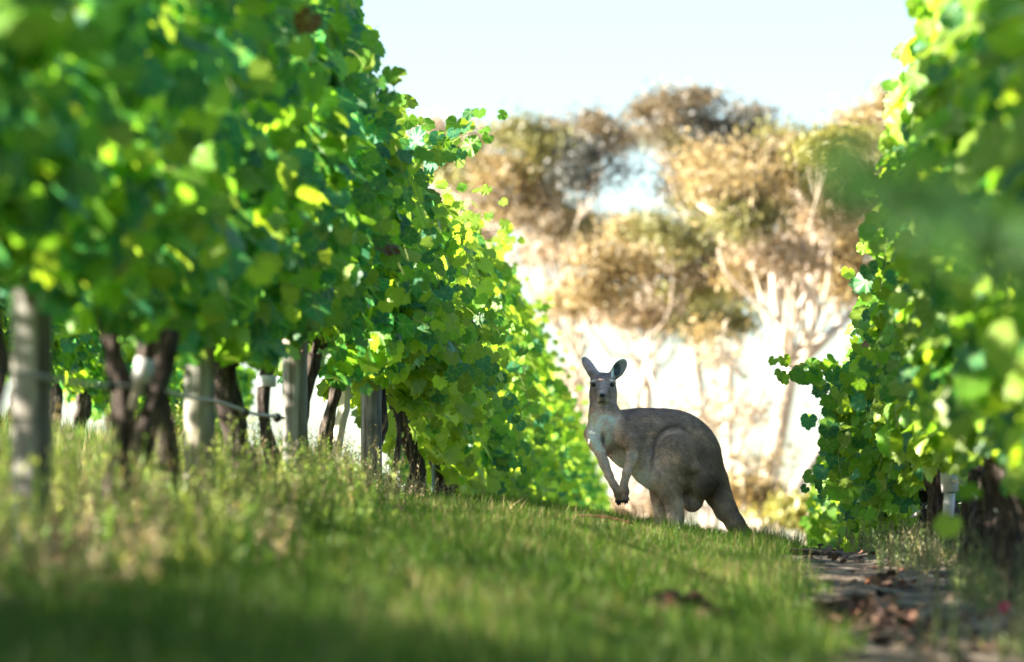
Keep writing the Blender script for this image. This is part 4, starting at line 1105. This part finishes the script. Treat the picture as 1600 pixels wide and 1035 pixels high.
gum('tallest gum tree with dark rounded top crown above the kangaroo', 124, 1085, (1080, 480),
    [(1030, 185, 45, 34, BR), (1085, 165, 52, 30, BR), (1140, 195, 52, 30, DK), (1055, 215, 55, 24, OL), (1095, 270, 42, 26, BR), (1075, 300, 35, 22, DK), (1120, 230, 40, 24, OL), (1180, 190, 26, 20, BR)], 3, .17, dens=1.4)
gum('lower gum tree with broad pale olive dome directly above the kangaroo\'s head', 104, 1010, (1012, 600),
    [(1000, 385, 60, 34, OR), (1050, 375, 55, 38, OL), (960, 410, 42, 26, OR), (1085, 415, 45, 36, BR), (1010, 425, 60, 26, OR), (940, 460, 46, 20, OR), (1070, 465, 55, 24, YL), (905, 475, 50, 20, OR), (1125, 505, 50, 22, OL), (1000, 500, 60, 18, PK)], 4, .13, dens=1.6,
    extra=[(.07, (1000, 640, 0), (950, 560, 1), (915, 500, 1)), (.06, (1014, 560, 0), (1060, 500, 1), (1080, 450, 0))])
gum('dark olive gum tree between the broad dome and the pale forked tree', 114, 1150, (1140, 560),
    [(1125, 350, 48, 36, DK), (1150, 395, 42, 36, DK), (1115, 320, 45, 26, OL), (1130, 450, 38, 34, DK), (1175, 300, 32, 22, OL)], 5, .13, dens=1.1)
gum('big gum tree with pale forked trunk and wide orange crown, right of the kangaroo', 98, 1120, (1237, 570),
    [(1180, 250, 58, 38, OR), (1240, 225, 52, 28, OL), (1220, 280, 60, 34, OR), (1300, 225, 55, 30, YL), (1150, 300, 40, 28, OR), (1280, 265, 46, 24, OR), (1215, 395, 52, 30, PK), (1170, 430, 34, 20, OR), (1270, 400, 44, 26, PK), (1330, 380, 36, 26, OR), (1330, 440, 34, 26, OR), (1165, 345, 34, 22, OL), (1345, 300, 52, 32, OL), (1255, 325, 60, 28, OR), (1120, 270, 40, 24, OR), (1300, 330, 46, 26, PK), (1240, 440, 40, 22, PK)], 6, .21, dens=1.5,
    extra=[(.13, (1240, 560, 0), (1216, 490, 0), (1208, 420, 0), (1180, 360, 1)), (.12, (1236, 575, 0), (1290, 530, 0), (1345, 480, 1), (1400, 450, 1)), (.09, (1210, 430, 0), (1140, 350, 0), (1095, 320, 1)), (.09, (1226, 520, 0), (1290, 400, 1), (1250, 300, 1)),
           (.13, (1195, 860, 0), (1270, 720, 1), (1345, 640, 2), (1420, 560, 2)), (.08, (1300, 690, 1), (1320, 570, 1), (1310, 480, 2)), (.08, (1262, 560, 0), (1275, 480, 0), (1262, 410, 0))])
gum('orange and yellow gum tree at the far right, behind the upper right vines', 112, 1400, (1385, 520),
    [(1360, 200, 50, 26, OR), (1400, 170, 38, 26, OR), (1440, 210, 46, 34, BR), (1335, 235, 40, 24, YL), (1400, 330, 48, 34, OR), (1370, 275, 44, 22, BR)], 7, .16, dens=1.5)
gum('slender brown-leaved gum sapling low behind the kangaroo\'s back', 92, 1135, (1130, 720),
    [(1110, 580, 26, 26, OR), (1125, 540, 22, 20, OR), (1150, 640, 28, 22, PK), (1095, 650, 26, 18, PK), (1170, 720, 30, 16, OR)], 8, .07, dens=.28,
    extra=[(.06, (1100, 800, 0), (1040, 660, 0), (1010, 560, 1)), (.05, (1130, 760, 0), (1180, 640, 1), (1200, 560, 1))])
gum('low pale gum sapling seen through the gap between the left vines and the kangaroo', 96, 960, (965, 700),
    [(930, 640, 30, 20, OR), (985, 690, 30, 16, PK), (900, 590, 26, 16, PK), (1000, 745, 34, 14, OR)], 9, .06, dens=.25,
    extra=[(.06, (965, 720, 0), (1000, 620, 0), (1015, 520, 1)), (.05, (965, 700, 0), (920, 600, 1), (880, 520, 1))])
# dry scrub at the foot of the trees
for q, (px, py, rx, rz, cn, lab) in enumerate(((1250, 800, 60, 26, YL, 'yellow-lit bush at the foot of the pale forked gum tree'), (1010, 800, 60, 22, PK, 'pale dry bush on the far slope behind the kangaroo\'s paws'), (1170, 770, 50, 24, OR, 'orange dry bush behind the kangaroo\'s tail'), (1310, 780, 40, 30, YL, 'yellow-green bush half hidden by the right vine row'))):
    g = np.random.default_rng(70 + q); D_ = 80 + q * 2; c = at(px, py, D_); s_ = D_ / FPX
    root = empty('dry_bush', (c[0], D_, float(G(c[0], D_)))); tag(root, lab, 'bush', 'dry bushes below the gum trees')
    n = 1400; v = unit(g.normal(0, 1, (n, 3))) * g.uniform(.3, 1, (n, 1)) ** .5 * (1 + .25 * g.normal(0, 1, (n, 1)))
    P = c + v * [rx * s_, rx * s_, rz * s_]; sz = g.uniform(.05, .1, n)
    D1 = unit(g.normal(0, 1, (n, 3))); W1 = unit(np.cross(D1, g.normal(0, 1, (n, 3)))) * (sz * .4)[:, None]; E = D1 * sz[:, None]
    link('foliage', mesh_np('bush_foliage', np.stack([P - E, P - W1, P + E, P + W1], 1).reshape(-1, 3), np.arange(n * 4).reshape(-1, 4), mat_gum, np.repeat(np.tile(cn, (n, 1)) * g.uniform(.7, 1.3, (n, 1)), 4, 0), smooth=False), root)
    m = MB(); b_ = np.array([c[0], D_, float(G(c[0], D_)) - .1])
    for t in range(9):
        e = c + g.normal(0, .5, 3) * [rx * s_, rx * s_, rz * s_]; m.tube(smooth_path([b_, (b_ + e) / 2 + g.normal(0, .1, 3), e], 7), np.linspace(.05, .012, 7), 5)
    m.build('stem', mat_gumbark, root)
